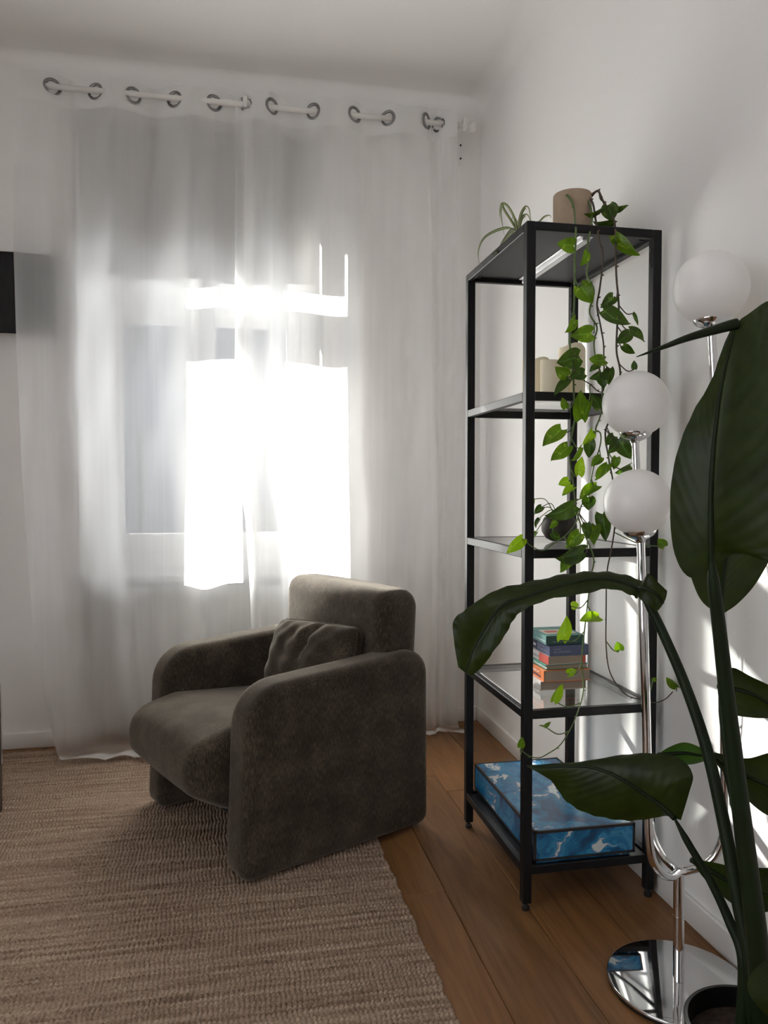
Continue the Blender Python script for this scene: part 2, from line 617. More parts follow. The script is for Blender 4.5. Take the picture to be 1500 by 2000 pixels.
def tag(o, label=None, cat=None, group=None, kind=None):
    if label:
        o['label'] = label
    if cat:
        o['category'] = cat
    if group:
        o['group'] = group
    if kind:
        o['kind'] = kind
    return o


def empty(name, loc, rz=0.0):
    o = bpy.data.objects.new(name, None)
    o.empty_display_size = 0.05
    COL.objects.link(o)
    o.location = loc
    o.rotation_euler = (0, 0, rz)
    return o


class Rel:
    """parts given in room coordinates under a root that is only moved, not turned"""

    def __init__(self, root):
        self.root = root
        self.off = Vector(root.location)

    def __call__(self, mb, name, mat, smooth=False, parent=None, uv=None):
        q = MB()
        q.v = [tuple(Vector(v) - self.off) for v in mb.v]
        q.f = mb.f
        return q.build(name, mat, parent or self.root, smooth, uv=uv)


def spline(pts, n):
    """Catmull-Rom through points (any dimension)"""
    P = np.asarray([tuple(p) for p in pts], float)
    m = len(P)
    Pe = np.vstack([2 * P[0] - P[1], P, 2 * P[-1] - P[-2]])
    out = []
    for t in np.linspace(0, m - 1, n):
        i = min(int(t), m - 2)
        f = t - i
        a, b, c, d = Pe[i], Pe[i + 1], Pe[i + 2], Pe[i + 3]
        out.append(0.5 * ((2 * b) + (-a + c) * f + (2 * a - 5 * b + 4 * c - d) * f * f + (-a + 3 * b - 3 * c + d) * f ** 3))
    return np.array(out)


def rprofile(corners, seg=8):
    """closed polygon with rounded corners; corners: (x, y, r)"""
    n = len(corners)
    out = []
    for i, (x, y, r) in enumerate(corners):
        p = Vector((x, y))
        a = (Vector(corners[i - 1][:2]) - p).normalized()
        b = (Vector(corners[(i + 1) % n][:2]) - p).normalized()
        ang = a.angle(b)
        t = r / math.tan(ang / 2)
        c = p + (a + b).normalized() * (r / math.sin(ang / 2))
        s = p + a * t - c
        e = p + b * t - c
        a0 = math.atan2(s.y, s.x)
        da = math.atan2(e.y, e.x) - a0
        while da > math.pi:
            da -= 2 * math.pi
        while da < -math.pi:
            da += 2 * math.pi
        for k in range(seg + 1):
            an = a0 + da * k / seg
            out.append((c.x + r * math.cos(an), c.y + r * math.sin(an)))
    return out


def resample_closed(pts, n):
    P = np.array(pts + [pts[0]], float)
    d = np.concatenate([[0], np.cumsum(np.linalg.norm(np.diff(P, axis=0), axis=1))])
    t = np.linspace(0, d[-1], n, endpoint=False)
    return np.stack([np.interp(t, d, P[:, 0]), np.interp(t, d, P[:, 1])], 1)


def slab(mb, prof, v0, v1, er, to3, n=96, seg=6, bulge=0.0):
    """extrude closed profile (a,b) from v0 to v1 with rounded rims er; to3(a,b,v)->3d"""
    P = resample_closed(prof, n)
    T = np.roll(P, -1, 0) - np.roll(P, 1, 0)
    T /= np.linalg.norm(T, axis=1)[:, None]
    Nn = np.stack([T[:, 1], -T[:, 0]], 1)
    area = 0.5 * np.sum(P[:, 0] * np.roll(P[:, 1], -1) - np.roll(P[:, 0], -1) * P[:, 1])
    if area < 0:
        Nn = -Nn
    rows = []
    for k in range(seg + 1):
        an = math.pi / 2 * k / seg
        rows.append((er * (1 - math.sin(an)), v0 + er * (1 - math.cos(an))))
    for t in (0.25, 0.5, 0.75):
        rows.append((-bulge * math.sin(math.pi * t), v0 + er + (v1 - v0 - 2 * er) * t))
    for k in range(seg, -1, -1):
        an = math.pi / 2 * k / seg
        rows.append((er * (1 - math.sin(an)), v1 - er * (1 - math.cos(an))))
    G = []
    for ins, v in rows:
        Q = P - Nn * ins
        G.append([to3(a, b, v) for a, b in Q])
    o = len(mb.v)
    mb.grid(np.array(G), closed_u=True)
    R = len(rows)
    # flat sides: shrink towards centre in rings so shading stays smooth
    c = P.mean(0)
    for ri, v, flip in ((0, v0, True), (R - 1, v1, False)):
        Q0 = P - Nn * er
        prev = [o + ri * n + k for k in range(n)]
        for s in (0.6, 0.2):
            o2 = len(mb.v)
            mb.v += [tuple(to3(c[0] + (q[0] - c[0]) * s, c[1] + (q[1] - c[1]) * s, v)) for q in Q0]
            cur = [o2 + k for k in range(n)]
            for k in range(n):
                k2 = (k + 1) % n
                f = (prev[k], prev[k2], cur[k2], cur[k])
                mb.f.append(f[::-1] if not flip else f)
            prev = cur
        mb.f.append(tuple(prev))
    return mb


# ================================================================== THE ROOM
WX, WY, CZ = 1.12, 3.38, 2.84           # right wall, window wall, ceiling
LX, NY = -2.6, -2.8                     # left wall, wall behind the viewer
RX0, RX1 = -0.637, 0.395                # window recess
SILL, RTOP = 0.71, 2.60
TH = 0.36

tag(MB().box(WX, WX + 0.2, NY - 0.2, WY + TH, -0.1, CZ + 0.1).build('wall_right', 'wall_paint'), kind='structure')
W2A, W2B, W2Z0, W2Z1 = -2.1, 0.7, 0.25, 2.6      # added window for fill light, left of and behind the viewer, unseen
wl_ = MB().box(LX - 0.2, LX, NY - 0.2, W2A, -0.1, CZ + 0.1).box(LX - 0.2, LX, W2B, WY + TH, -0.1, CZ + 0.1)
wl_.box(LX - 0.2, LX, W2A, W2B, -0.1, W2Z0).box(LX - 0.2, LX, W2A, W2B, W2Z1, CZ + 0.1)
tag(wl_.build('wall_left', 'wall_paint'), kind='structure')
tag(MB().box(LX, WX, NY - 0.2, NY, -0.1, CZ + 0.1).build('wall_front', 'wall_paint'), kind='structure')
wb = MB()
wb.box(LX, RX0, WY, WY + TH, -0.1, CZ + 0.1)
wb.box(RX1, WX, WY, WY + TH, -0.1, CZ + 0.1)
wb.box(RX0, RX1, WY, WY + TH, RTOP, CZ + 0.1)
wb.box(RX0, RX1, WY + 0.13, WY + TH, -0.1, SILL - 0.03)
tag(wb.build('wall_back', 'wall_paint'), kind='structure')
tag(MB().box(LX - 0.2, WX + 0.2, NY - 0.2, WY + TH, CZ, CZ + 0.15).build('ceiling', 'ceiling_paint'), kind='structure')

# plaster cove under the ceiling, slightly uneven
cove = []
for i, x in enumerate(np.linspace(LX, WX, 90)):
    wob = 0.006 * math.sin(x * 7.1) + 0.005 * math.sin(x * 17.3 + 1) + 0.003 * math.sin(x * 31)
    row = []
    for k in range(9):
        a = math.pi / 2 * k / 8
        row.append((x, WY - 0.05 * (1 - math.sin(a)) - 0.0005, CZ - (0.052 + wob) * (1 - math.cos(a)) - 0.0005))
    cove.append(row)
tag(MB().grid(np.array(cove)).build('trim_1', 'ceiling_paint', smooth=True), kind='structure')
cove = []
for i, y in enumerate(np.linspace(NY, WY, 60)):
    row = []
    for k in range(9):
        a = math.pi / 2 * k / 8
        row.append((WX - 0.07 * (1 - math.sin(a)) - 0.0005, y, CZ - 0.07 * (1 - math.cos(a)) - 0.0005))
    cove.append(row)
tag(MB().grid(np.array(cove)).build('trim_2', 'ceiling_paint', smooth=True), kind='structure')

# baseboards
BBH, BBT = 0.066, 0.014


def baseboard(name, pts):
    mb = MB()
    (x0, y0, x1, y1) = pts
    mb.bbox(x0, x1, y0, y1, 0.0, BBH, 0.004, 2)
    return tag(mb.build(name, 'trim_paint', smooth='auto'), kind='structure')


baseboard('baseboard_right', (WX - BBT, NY, WX - 0.0002, WY))
bb = MB()
bb.bbox(LX, RX0 - 0.001, WY - BBT, WY - 0.0002, 0, BBH, 0.004, 2)
bb.bbox(RX1 + 0.001, WX - BBT, WY - BBT, WY - 0.0002, 0, BBH, 0.004, 2)
tag(bb.build('baseboard_back', 'trim_paint', smooth='auto'), kind='structure')
baseboard('baseboard_left', (LX + 0.0002, NY, LX + BBT, WY - BBT))

# floor: sub-floor + oak planks, each board its own piece
floor = tag(MB().box(LX - 0.2, WX + 0.2, NY - 0.2, WY + TH, -0.12, -0.016).build('floor', 'outside_plaster'), kind='structure')
PW = 0.1885
seam0 = 0.555
plank_mesh = {}
k0 = int(math.floor((LX - seam0) / PW))
xs = [seam0 + k * PW for k in range(k0, 4)]
starts = [1.95, 0.75, 2.6, 1.3, 0.2, 2.2, 0.95]
for i, x in enumerate(xs):
    xa, xb = max(x, LX), min(x + PW, WX)
    if xb - xa < 0.02:
        continue
    # the plank left of the seam at 0.555 has its end joint at y = 1.95
    j0 = starts[(i - (0 - k0) + 1) % 7] if True else 0
    ys = [j0 + 2.0 * n for n in range(-4, 4)]
    cuts = [NY] + [y for y in ys if NY + 0.15 < y < WY + 0.05] + [WY + 0.12]
    for ya, yb in zip(cuts[:-1], cuts[1:]):
        L, Wd = round(yb - ya, 3), round(xb - xa, 3)
        key = (L, Wd)
        if key not in plank_mesh:
            mb = MB().bbox(-Wd / 2 + 0.0007, Wd / 2 - 0.0007, -L / 2 + 0.0007, L / 2 - 0.0007, -0.015, 0.0, 0.0018, 1)
            o = mb.build('plank', 'oak', floor)
            plank_mesh[key] = o.data
        else:
            o = bpy.data.objects.new('plank', plank_mesh[key])
            COL.objects.link(o)
            o.parent = floor
        o.location = ((xa + xb) / 2, (ya + yb) / 2, 0)

# ------------------------------------------------------------------ window
GY = 3.68
win = tag(empty('window_1', (-0.121, GY, SILL)), kind='structure')
R = Rel(win)
P1 = (-0.495, -0.212)
P2 = (-0.080, 0.260)
fr = MB()
fo, fi = GY - 0.008, GY + 0.05
for (x0, x1, z0, z1) in ((RX0, RX0 + 0.075, SILL, RTOP), (RX1 - 0.075, RX1, SILL, RTOP),
                         (RX0 + 0.075, RX1 - 0.075, SILL, SILL + 0.075), (RX0 + 0.075, RX1 - 0.075, RTOP - 0.075, RTOP)):
    fr.bbox(x0, x1, fo, fi, z0, z1, 0.004, 2)
R(fr, 'window_frame', 'pvc_white', 'auto')
tr = MB().bbox(RX0 + 0.075, RX1 - 0.075, fo - 0.003, fi, 1.905, 1.965, 0.005, 2)
R(tr, 'transom', 'pvc_white', 'auto')
for (za, zb) in ((0.866, 1.84), (2.03, 2.47)):
    ztop = 1.905 if za < 1 else RTOP - 0.075
    zbot = SILL + 0.075 if za < 1 else 1.965
    for (xa, xb), (xo0, xo1) in ((P1, (RX0 + 0.075, -0.146)), (P2, (-0.146, RX1 - 0.075))):
        sm = MB()
        for (x0, x1, z0, z1) in ((xo0, xa, zbot, ztop), (xb, xo1, zbot, ztop), (xa, xb, zbot, za), (xa, xb, zb, ztop)):
            sm.bbox(x0 + 0.0005, x1 - 0.0005, fo - 0.006, fi - 0.012, z0, z1, 0.003, 2)
        sash = R(sm, 'sash', 'pvc_white', 'auto')
        R(MB().box(xa - 0.003, xb + 0.003, GY + 0.002, GY + 0.006, za - 0.003, zb + 0.003), 'pane', 'window_glass', parent=sash)
        bd = MB()
        for (x0, x1, z0, z1) in ((xa, xa + 0.006, za, zb), (xb - 0.006, xb, za, zb), (xa, xb, za, za + 0.006), (xa, xb, zb - 0.006, zb)):
            bd.box(x0, x1, GY - 0.011, GY + 0.002, z0, z1)
        R(bd, 'glazing_bead', 'pvc_white', parent=sash)
R(MB().bbox(RX0 - 0.03, RX1 + 0.03, WY - 0.03, WY - 0.0005, SILL - 0.028, SILL, 0.006, 3)
  .box(RX0, RX1, WY - 0.001, fo - 0.002, SILL - 0.028, SILL), 'window_sill', 'sill_stone', 'auto')
rv = MB()  # added dark lining, damps sun bouncing from the recess onto the curtain
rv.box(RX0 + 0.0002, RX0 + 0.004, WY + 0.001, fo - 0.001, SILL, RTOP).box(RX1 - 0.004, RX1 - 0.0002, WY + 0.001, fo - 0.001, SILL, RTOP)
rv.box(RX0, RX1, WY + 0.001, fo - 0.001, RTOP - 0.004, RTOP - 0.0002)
R(rv, 'absorber_lining', 'reveal_absorber_grey')
hd = MB().bbox(-0.159, -0.128, GY - 0.045, GY - 0.0142, 1.30, 1.37, 0.006, 2)
hd.tube([(-0.146, GY - 0.03, 1.345), (-0.146, GY - 0.060, 1.345)], 0.009)
hd.bbox(-0.152, -0.135, GY - 0.075, GY - 0.057, 1.23, 1.36, 0.006, 2)
R(hd, 'window_handle', 'pvc_white', 'auto')

fill_win = tag(empty('fill_window', (LX - 0.12, (W2A + W2B) / 2, W2Z0)), kind='structure')  # out of view, put in to brighten the room
R = Rel(fill_win)
f2 = MB()
xm2 = (W2A + W2B) / 2
for (y0, y1, z0, z1) in ((W2A, W2A + 0.08, W2Z0, W2Z1), (W2B - 0.08, W2B, W2Z0, W2Z1), (W2A, W2B, W2Z0, W2Z0 + 0.08), (W2A, W2B, W2Z1 - 0.08, W2Z1), (xm2 - 0.05, xm2 + 0.05, W2Z0, W2Z1)):
    f2.bbox(LX - 0.15, LX - 0.09, y0, y1, z0, z1, 0.004, 2)
R(f2, 'window_frame', 'pvc_white', 'auto')
for (y0, y1) in ((W2A + 0.078, xm2 - 0.048), (xm2 + 0.048, W2B - 0.078)):
    R(MB().box(LX - 0.122, LX - 0.118, y0, y1, W2Z0 + 0.078, W2Z1 - 0.078), 'pane', 'window_glass')

# unseen blocker wall, added beside that window to keep the sun off it
tag(MB().box(-9.0, LX - 0.21, 2.3, 2.7, -4.0, 6.5).build('sun_blocker_wall', 'outside_plaster'), kind='structure')
# unseen slab, added outside over the window to block the high sky
tag(MB().bbox(-1.6, 1.4, WY + TH + 0.001, WY + TH + 1.35, 3.02, 3.18, 0.01).build('sky_blocker_slab', 'facade'), kind='structure')
# house front across the street, added dark to dim the view through the panes
nb_ = tag(empty('added_house_front', (0.5, 12.2, -4.0)), kind='structure')
R = Rel(nb_)
hx = [-9.0 + 1.9 * k for k in range(10)]
fw = MB()
for za, zb in ((-4.0, -2.6), (-1.0, 0.35), (1.95, 3.25), (4.45, 5.15)):
    fw.box(-9.8, 9.8, 12.0, 12.4, za, zb)
for za, zb in ((-2.6, -1.0), (0.35, 1.95), (3.25, 4.45)):
    e = -9.8
    for x in hx:
        fw.box(e, x, 12.0, 12.4, za, zb)
        e = x + 0.95
        pw_ = R(MB().box(x, x + 0.95, 12.18, 12.22, za, zb), 'pane', 'facade_glass')
    fw.box(e, 9.8, 12.0, 12.4, za, zb)
R(fw, 'facade_wall', 'facade')

# ------------------------------------------------------------------ radiator in the niche
rad = tag(empty('radiator', (-0.10, 3.44, 0.1)), 'white panel radiator under the window behind the sheer curtain', 'radiator')
R = Rel(rad)
rx0, rx1, rz0, rz1 = -0.50, 0.28, 0.12, 0.655
ry = 3.405
nfl = 22
zz = [rz0, rz0 + 0.03, rz1 - 0.04, rz1]
cols = []
for i in range(nfl):
    xa = rx0 + (rx1 - rx0) * i / nfl
    w = (rx1 - rx0) / nfl
    cols += [(xa, 0), (xa + 0.22 * w, 0), (xa + 0.34 * w, 1), (xa + 0.88 * w, 1)]
cols.append((rx1, 0))
G = [[(x, ry - (0.010 * k if 0 < zi < 3 else 0), z) for x, k in cols] for zi, z in enumerate(zz)]
R(MB().grid(np.array(G)), 'front_panel', 'radiator_white')
R(MB().bbox(rx0, rx1, ry + 0.001, ry + 0.02, rz0, rz1, 0.004), 'back_panel', 'radiator_white')
for xs_ in (rx0, rx1 - 0.004):
    R(MB().bbox(xs_, xs_ + 0.004, ry + 0.021, ry + 0.075, rz0, rz1, 0.001, 1), 'side_cover', 'radiator_white')
gr = MB()
for k in range(6):
    gr.box(rx0, rx1, ry + 0.006 + k * 0.012, ry + 0.011 + k * 0.012, rz1 - 0.004, rz1 + 0.002)
R(gr, 'top_grille', 'radiator_white')
R(MB().tube([(rx0 + 0.05, ry + 0.05, rz0 + 0.04), (rx0 + 0.05, ry + 0.05, 0.0)], 0.009).tube([(rx0 + 0.10, ry + 0.05, rz0 + 0.04), (rx0 + 0.10, ry + 0.05, 0.0)], 0.009),
  'pipe', 'radiator_white', True)

# ------------------------------------------------------------------ roller blind
BY = 3.402
bl = tag(empty('roller_blind', (-0.13, BY, 2.58)), 'grey roller blind pulled halfway down in the window recess', 'blind')
R = Rel(bl)
bx0, bx1 = -0.615, 0.372
zb_l, zb_r = 1.992, 1.992
Gb = []
for t in np.linspace(0, 1, 30):
    row = []
    for s in np.linspace(0, 1, 24):
        z = 2.575 + (zb_l - 2.575) * t
        row.append((bx0 + 0.003 * t + (bx1 - bx0 - 0.012 * t) * s, BY + 0.002 * math.sin(s * 9 + t * 3) * t, z))
    Gb.append(row)
R(MB().grid(np.array(Gb)), 'blind_fabric', 'blind_cloth', True)
R(MB().bbox(bx0 + 0.004, bx1 - 0.010, BY - 0.006, BY + 0.006, zb_l - 0.012, zb_l + 0.012, 0.005, 3), 'bottom_bar', 'blind_cloth', 'auto')
R(MB().tube([(bx0 - 0.004, BY + 0.016, 2.575), (bx1 + 0.008, BY + 0.016, 2.575)], 0.017, 16), 'roller_tube', 'rod_white', True)
for x in (bx0 - 0.012, bx1 + 0.010):
    R(MB().bbox(x - 0.006, x + 0.006, BY - 0.005, BY + 0.038, 2.552, 2.598, 0.003), 'end_bracket', 'pvc_white', 'auto')
tp = pY(402, 575, BY - 0.008)
hole = MB()
hv = []
for k in range(24):
    a = 2 * math.pi * k / 24
    cx, cz = tp.x, zb_l - 0.042
    o_ = (max(-0.016, min(0.016, 0.028 * math.cos(a))), max(-0.022, min(0.034, 0.045 * math.sin(a))))
    i_ = (0.007 * math.cos(a), 0.009 * math.sin(a) - 0.006)
    hv.append(((cx + o_[0], BY - 0.008, cz + o_[1]), (cx + i_[0], BY - 0.008, cz + i_[1])))
vs = [p for pr in hv for p in pr]
hole.add(vs, [(2 * k, 2 * ((k + 1) % 24), 2 * ((k + 1) % 24) + 1, 2 * k + 1) for k in range(24)])
pt = R(hole, 'pull_tab', 'blind_cloth')
md = pt.modifiers.new('thick', 'SOLIDIFY')
md.thickness = 0.002

# ------------------------------------------------------------------ curtain rod
RODY, RODZ = 3.27, 2.672
rd = tag(empty('curtain_rod', (0.1, RODY, RODZ)), 'long white curtain rod with brackets near the ceiling', 'curtain rod')
R = Rel(rd)
rod_end = pY(915, 257, RODY).x
R(MB().tube([(-0.80, RODY, RODZ), (rod_end, RODY, RODZ)], 0.0115, 16), 'pole', 'rod_white', True)
R(MB().tube([(rod_end, RODY, RODZ), (rod_end + 0.006, RODY, RODZ), (rod_end + 0.007, RODY, RODZ), (rod_end + 0.026, RODY, RODZ), (rod_end + 0.032, RODY, RODZ)],
            [0.012, 0.012, 0.022, 0.024, 0.018], 20), 'finial', 'rod_white', 'auto')
R(MB().tube([(-0.80, RODY, RODZ), (-0.801, RODY, RODZ), (-0.815, RODY, RODZ)], [0.012, 0.018, 0.016], 20), 'finial', 'rod_white', 'auto')
for bxp in (rod_end - 0.018, 0.06, -0.775):
    b = MB().bbox(bxp - 0.009, bxp + 0.009, RODY - 0.017, RODY + 0.017, RODZ - 0.016, RODZ + 0.030, 0.003)
    b.bbox(bxp - 0.007, bxp + 0.007, RODY + 0.012, WY - 0.002, RODZ + 0.012, RODZ + 0.028, 0.003)
    b.bbox(bxp - 0.014, bxp + 0.014, WY - 0.008, WY - 0.0005, RODZ - 0.03, RODZ + 0.05, 0.003)
    R(b, 'bracket', 'rod_white', 'auto')

# perforated hanging plate on the wall beside the curtain
hp = pY(899, 270, 3.372)
hpb = pY(899, 322, 3.372)
pl = tag(empty('wall_plate', (hp.x, 3.372, hpb.z)), 'narrow screwed metal plate on the wall right of the curtain', 'plate')
R = Rel(pl)
R(MB().bbox(hp.x - 0.010, hp.x + 0.008, 3.368, 3.3795, hpb.z, hp.z, 0.002), 'plate', 'rod_white', 'auto')
for zc in (0.72, 0.22):
    c = (hp.x, 3.366, hpb.z + (hp.z - hpb.z) * zc)
    R(MB().tube([c, (c[0], 3.3685, c[2])], 0.0045, 10), 'screw', 'screw_dark')


# ------------------------------------------------------------------ sheer curtains
def make_curtain(name, label, rings_px, xl, xr, ybase, zig, hem, lead, sgn=1, drift=0.0):
    rings = [pY(px, py, RODY).x for px, py in rings_px]
    top, L = RODZ + 0.052, None
    root = tag(empty(name, ((rings[0] + rings[-1]) / 2, ybase(0.5, 0), 0.0)), label, 'curtain', 'sheer curtains on the rod')
    Rr = Rel(root)
    xtop0, xtop1 = xl(top), xr(top)
    kx = [xtop0] + rings + [xtop1]
    kp = [lead] + list(range(1, len(rings) + 1)) + [len(rings) + 0.55]

    def phase(x0):
        return np.interp(x0, kx, kp) * math.pi

    ncol = 190
    us = np.linspace(0, 1, ncol)
    x0s = xtop0 + (xtop1 - xtop0) * us
    zrow = list(np.linspace(top, top - 0.12, 17)) + list(np.linspace(top - 0.12, 0.12, 90)[1:])
    G = []
    ph = phase(x0s)
    for z in zrow:
        t = (top - z) / (top - 0.12)
        xa, xb = xl(z), xr(z)
        amp0 = 0.030 + 0.005 * min(1.0, t * 4) - 0.012 * max(0, t - 0.6)
        soft = math.exp(-t * 1.5)
        row = []
        for u, p in zip(us, ph):
            # pinched folds near the rod relax into broad irregular ones
            quiet = min(1.0, (u if sgn > 0 else 1 - u) / 0.14)
            amp = amp0 * (0.35 + 0.65 * quiet)
            fold = sgn * amp * (math.sin(p) * (0.55 + 0.45 * soft) + 0.35 * (1 - soft) * math.sin(p * 0.61 + 1.3 * math.sin(2.1 * t + zig)) + 0.16 * (1 - soft) * math.sin(p * 2.3 + zig + 1.5 * t))
            x = xa + (xb - xa) * u + 0.006 * math.sin(p * 2 + zig) * (0.3 + 0.7 * soft)
            scal = 0.012 * (math.cos(2 * p) * 0.5) * max(0, 1 - t / 0.05)
            crinkle = 0.0025 * math.sin(37 * u + 9 * t + zig) * math.sin(21 * t + 5 * u)
            row.append((x, ybase(u, t) + fold + crinkle, z + scal))
        G.append(row)
    # the surplus length lies on the floor
    last = G[-1]
    for k in range(1, 15):
        s = k / 14
        row = []
        for (u, p, q) in zip(us, ph, last):
            run = hem(u)
            bend = min(1.0, s / 0.5)
            z = 0.12 - 0.100 * math.sin(bend * math.pi / 2) + (0.012 * abs(math.sin(p * 1.1 + 5 * s)) * s if s > 0.5 else 0)
            y = q[1] - run * (0.25 * bend * bend + max(0, s - 0.5) * 1.5) - 0.012 * math.sin(p * 1.7) * s
            row.append((q[0] + (0.01 * math.sin(p + 4 * s) + drift * (1 - u)) * s, y, max(z, 0.019)))
        G.append(row)
    G = np.array(G)
    Rw, C = G.shape[:2]
    mb = MB()
    V = G.reshape(-1, 3)
    fs = []
    for i in range(Rw - 1):
        for j in range(C - 1):
            q = (i * C + j, i * C + j + 1, (i + 1) * C + j + 1, (i + 1) * C + j)
            if i < 18:
                c = V[list(q)].mean(0)
                if any((c[0] - r) ** 2 + (c[2] - RODZ) ** 2 < 0.024 ** 2 for r in rings):
                    continue
            fs.append(q)
    mb.add([tuple(v) for v in V], fs)
    Rr(mb, 'curtain_cloth', 'sheer', True)
    # doubled header band
    hdm = MB()
    H = G[:17].copy()
    H[:, :, 1] -= 0.0025
    V2 = H.reshape(-1, 3)
    fs = []
    for i in range(16):
        for j in range(C - 1):
            q = (i * C + j, i * C + j + 1, (i + 1) * C + j + 1, (i + 1) * C + j)
            c = V2[list(q)].mean(0)
            if any((c[0] - r) ** 2 + (c[2] - RODZ) ** 2 < 0.024 ** 2 for r in rings):
                continue
            fs.append(q)
    hdm.add([tuple(v) for v in V2], fs)
    Rr(hdm, 'header_band', 'sheer_hem', True)
    # stitched bottom hem
    Bm = G[-4:].copy()
    Bm[:, :, 2] += 0.0015
    Rr(MB().grid(Bm), 'bottom_hem', 'sheer_hem', True)
    # eyelets
    for r in rings:
        j = int(np.argmin(np.abs(G[4, :, 0] - r)))
        j0, j1 = max(0, j - 3), min(C - 1, j + 3)
        t = Vector(G[6, j1]) - Vector(G[6, j0])
        t.z = 0
        t.normalize()
        up = Vector((0, 0, 1))
        nrm = t.cross(up)
        c = Vector((r, G[6, j, 1], RODZ))
        em = MB()
        big, nseg, tseg = 0.029, 28, 8
        vs, fs = [], []
        for a in range(nseg):
            an = 2 * math.pi * a / nseg
            d = t * math.cos(an) + up * math.sin(an)
            for b in range(tseg):
                bn = 2 * math.pi * b / tseg
                vs.append(c + d * (big + 0.0068 * math.cos(bn)) + nrm * (0.005 * math.sin(bn)))
        for a in range(nseg):
            for b in range(tseg):
                a2, b2 = (a + 1) % nseg, (b + 1) % tseg
                fs.append((a * tseg + b, a2 * tseg + b, a2 * tseg + b2, a * tseg + b2))
        em.add(vs, fs)
        Rr(em, 'eyelet', 'ring_metal', True)
    return root


def keyed(keys):
    zs = [k[0] for k in keys][::-1]
    xs_ = [k[1] for k in keys][::-1]
    return lambda z: float(np.interp(z, zs, xs_))


def edge(pxs, y=3.27):
    out = []
    for px, py in pxs:
        p = pY(px, py, y)
        out.append((p.z, p.x))
    return keyed(out)


l_left = edge([(38, 160), (36, 500), (42, 700), (50, 900), (60, 1050), (72, 1220), (94, 1370), (116, 1450)])
r_left = edge([(462, 170), (460, 600), (461, 850), (466, 920), (480, 1010), (489, 1150), (494, 1300), (496, 1450)])
l_right = lambda z: max(0.025, r_left(z) + 0.03)
make_curtain('sheer_curtain', 'left white sheer curtain, its outer edge trailing onto the jute rug',
             [(102, 187), (186, 195), (260, 202), (341, 210), (418, 218)],
             l_left, l_right,
             lambda u, t: 3.280 + 0.004 * u - 0.045 * min(1, t / 0.15) * max(0, 1 - u / 0.45), 0.4,
             lambda u: 0.07 + 0.10 * math.sin(min(1, u / 0.25) * math.pi / 2), 0.45, -1, 0.06)
r_right = edge([(890, 225), (895, 500), (897, 800), (900, 1000), (896, 1250), (890, 1400), (900, 1440)])
make_curtain('sheer_curtain', 'right white sheer curtain behind the armchair, overlapping the other one in front',
             [(480, 222), (531, 229), (612, 236), (692, 243), (758, 249), (832, 256), (857, 258)],
             r_left, r_right,
             lambda u, t: 3.266 - 0.012 * max(0, 1 - u / 0.25) * min(1, t * 10 + 0.2) - 0.01 * t, 2.1,
             lambda u: 0.06 + 0.05 * u, 0.3)

# ------------------------------------------------------------------ wall lamp behind the curtain edge
wl = tag(empty('wall_lamp', (-0.885, WY, 1.86)), 'black pleated half-round wall lamp at the left edge', 'wall lamp')
R = Rel(wl)
lz0, lz1 = 1.705, 2.02
npl = 120
cx, cR, cD = -0.885, 0.178, 0.075
G = []
for z in np.linspace(lz0, lz1, 4):
    row = []
    for k in range(npl + 1):
        a = math.pi * k / npl
        w = 1.0 + (0.012 if k % 2 else -0.008)
        row.append((cx + cR * w * math.copysign(abs(math.cos(a)) ** 0.75, math.cos(a)), WY - 0.004 - cD * w * math.sin(a) ** 0.75, z))
    G.append(row)
sh = R(MB().grid(np.array(G)), 'lamp_shade', 'shade_black')
G2 = np.array(G)
G2[:, :, 1] += 0.004
R(MB().grid(G2), 'shade_lining', 'shade_lining', parent=sh)
for z in (lz0, lz1):
    path = []
    for k in range(41):
        a = math.pi * k / 40
        path.append((cx + cR * 1.01 * math.copysign(abs(math.cos(a)) ** 0.75, math.cos(a)), WY - 0.004 - cD * 1.01 * math.sin(a) ** 0.75, z))
    R(MB().tube(path, 0.004, 8), 'trim_ring', 'shade_black', True, parent=sh)
R(MB().bbox(cx - 0.05, cx + 0.05, WY - 0.02, WY - 0.0005, 1.78, 1.94, 0.004), 'wall_bracket', 'black_steel', 'auto')
R(MB().tube([(cx, WY - 0.02, 1.80), (cx, WY - 0.045, 1.80), (cx, WY - 0.045, 1.85)], 0.012, 12), 'socket', 'shade_lining', True)

# ------------------------------------------------------------------ side cabinet cut by the left edge of the view
tcx = pZ(4, 1597, 0.0)
tx1, ty0 = tcx.x, tcx.y
st = tag(empty('side_cabinet', (tx1 - 0.3, ty0 - 0.2, 0.0)), 'dark brown side cabinet with glass top, cut by left picture edge', 'cabinet')
R = Rel(st)
ty0 -= 0.40
R(MB().bbox(tx1 - 0.55, tx1, ty0, ty0 + 0.40, 0.02, 0.425, 0.006), 'body', 'table_dark', 'auto')
R(MB().bbox(tx1 - 0.555, tx1 + 0.004, ty0 - 0.004, ty0 + 0.404, 0.4255, 0.445, 0.004), 'top', 'shelf_glass', 'auto')
for sx_ in (tx1 - 0.54, tx1 - 0.02):
    for sy_ in (ty0 + 0.01, ty0 + 0.37):
        R(MB().bbox(sx_ - 0.008, sx_ + 0.012, sy_, sy_ + 0.02, 0.0135, 0.0198, 0.002), 'foot', 'black_steel')
R(MB().bbox(tx1 + 0.0003, tx1 + 0.004, ty0 + 0.39, ty0 + 0.403, 0.02, 0.425, 0.001), 'corner_trim', 'chrome')

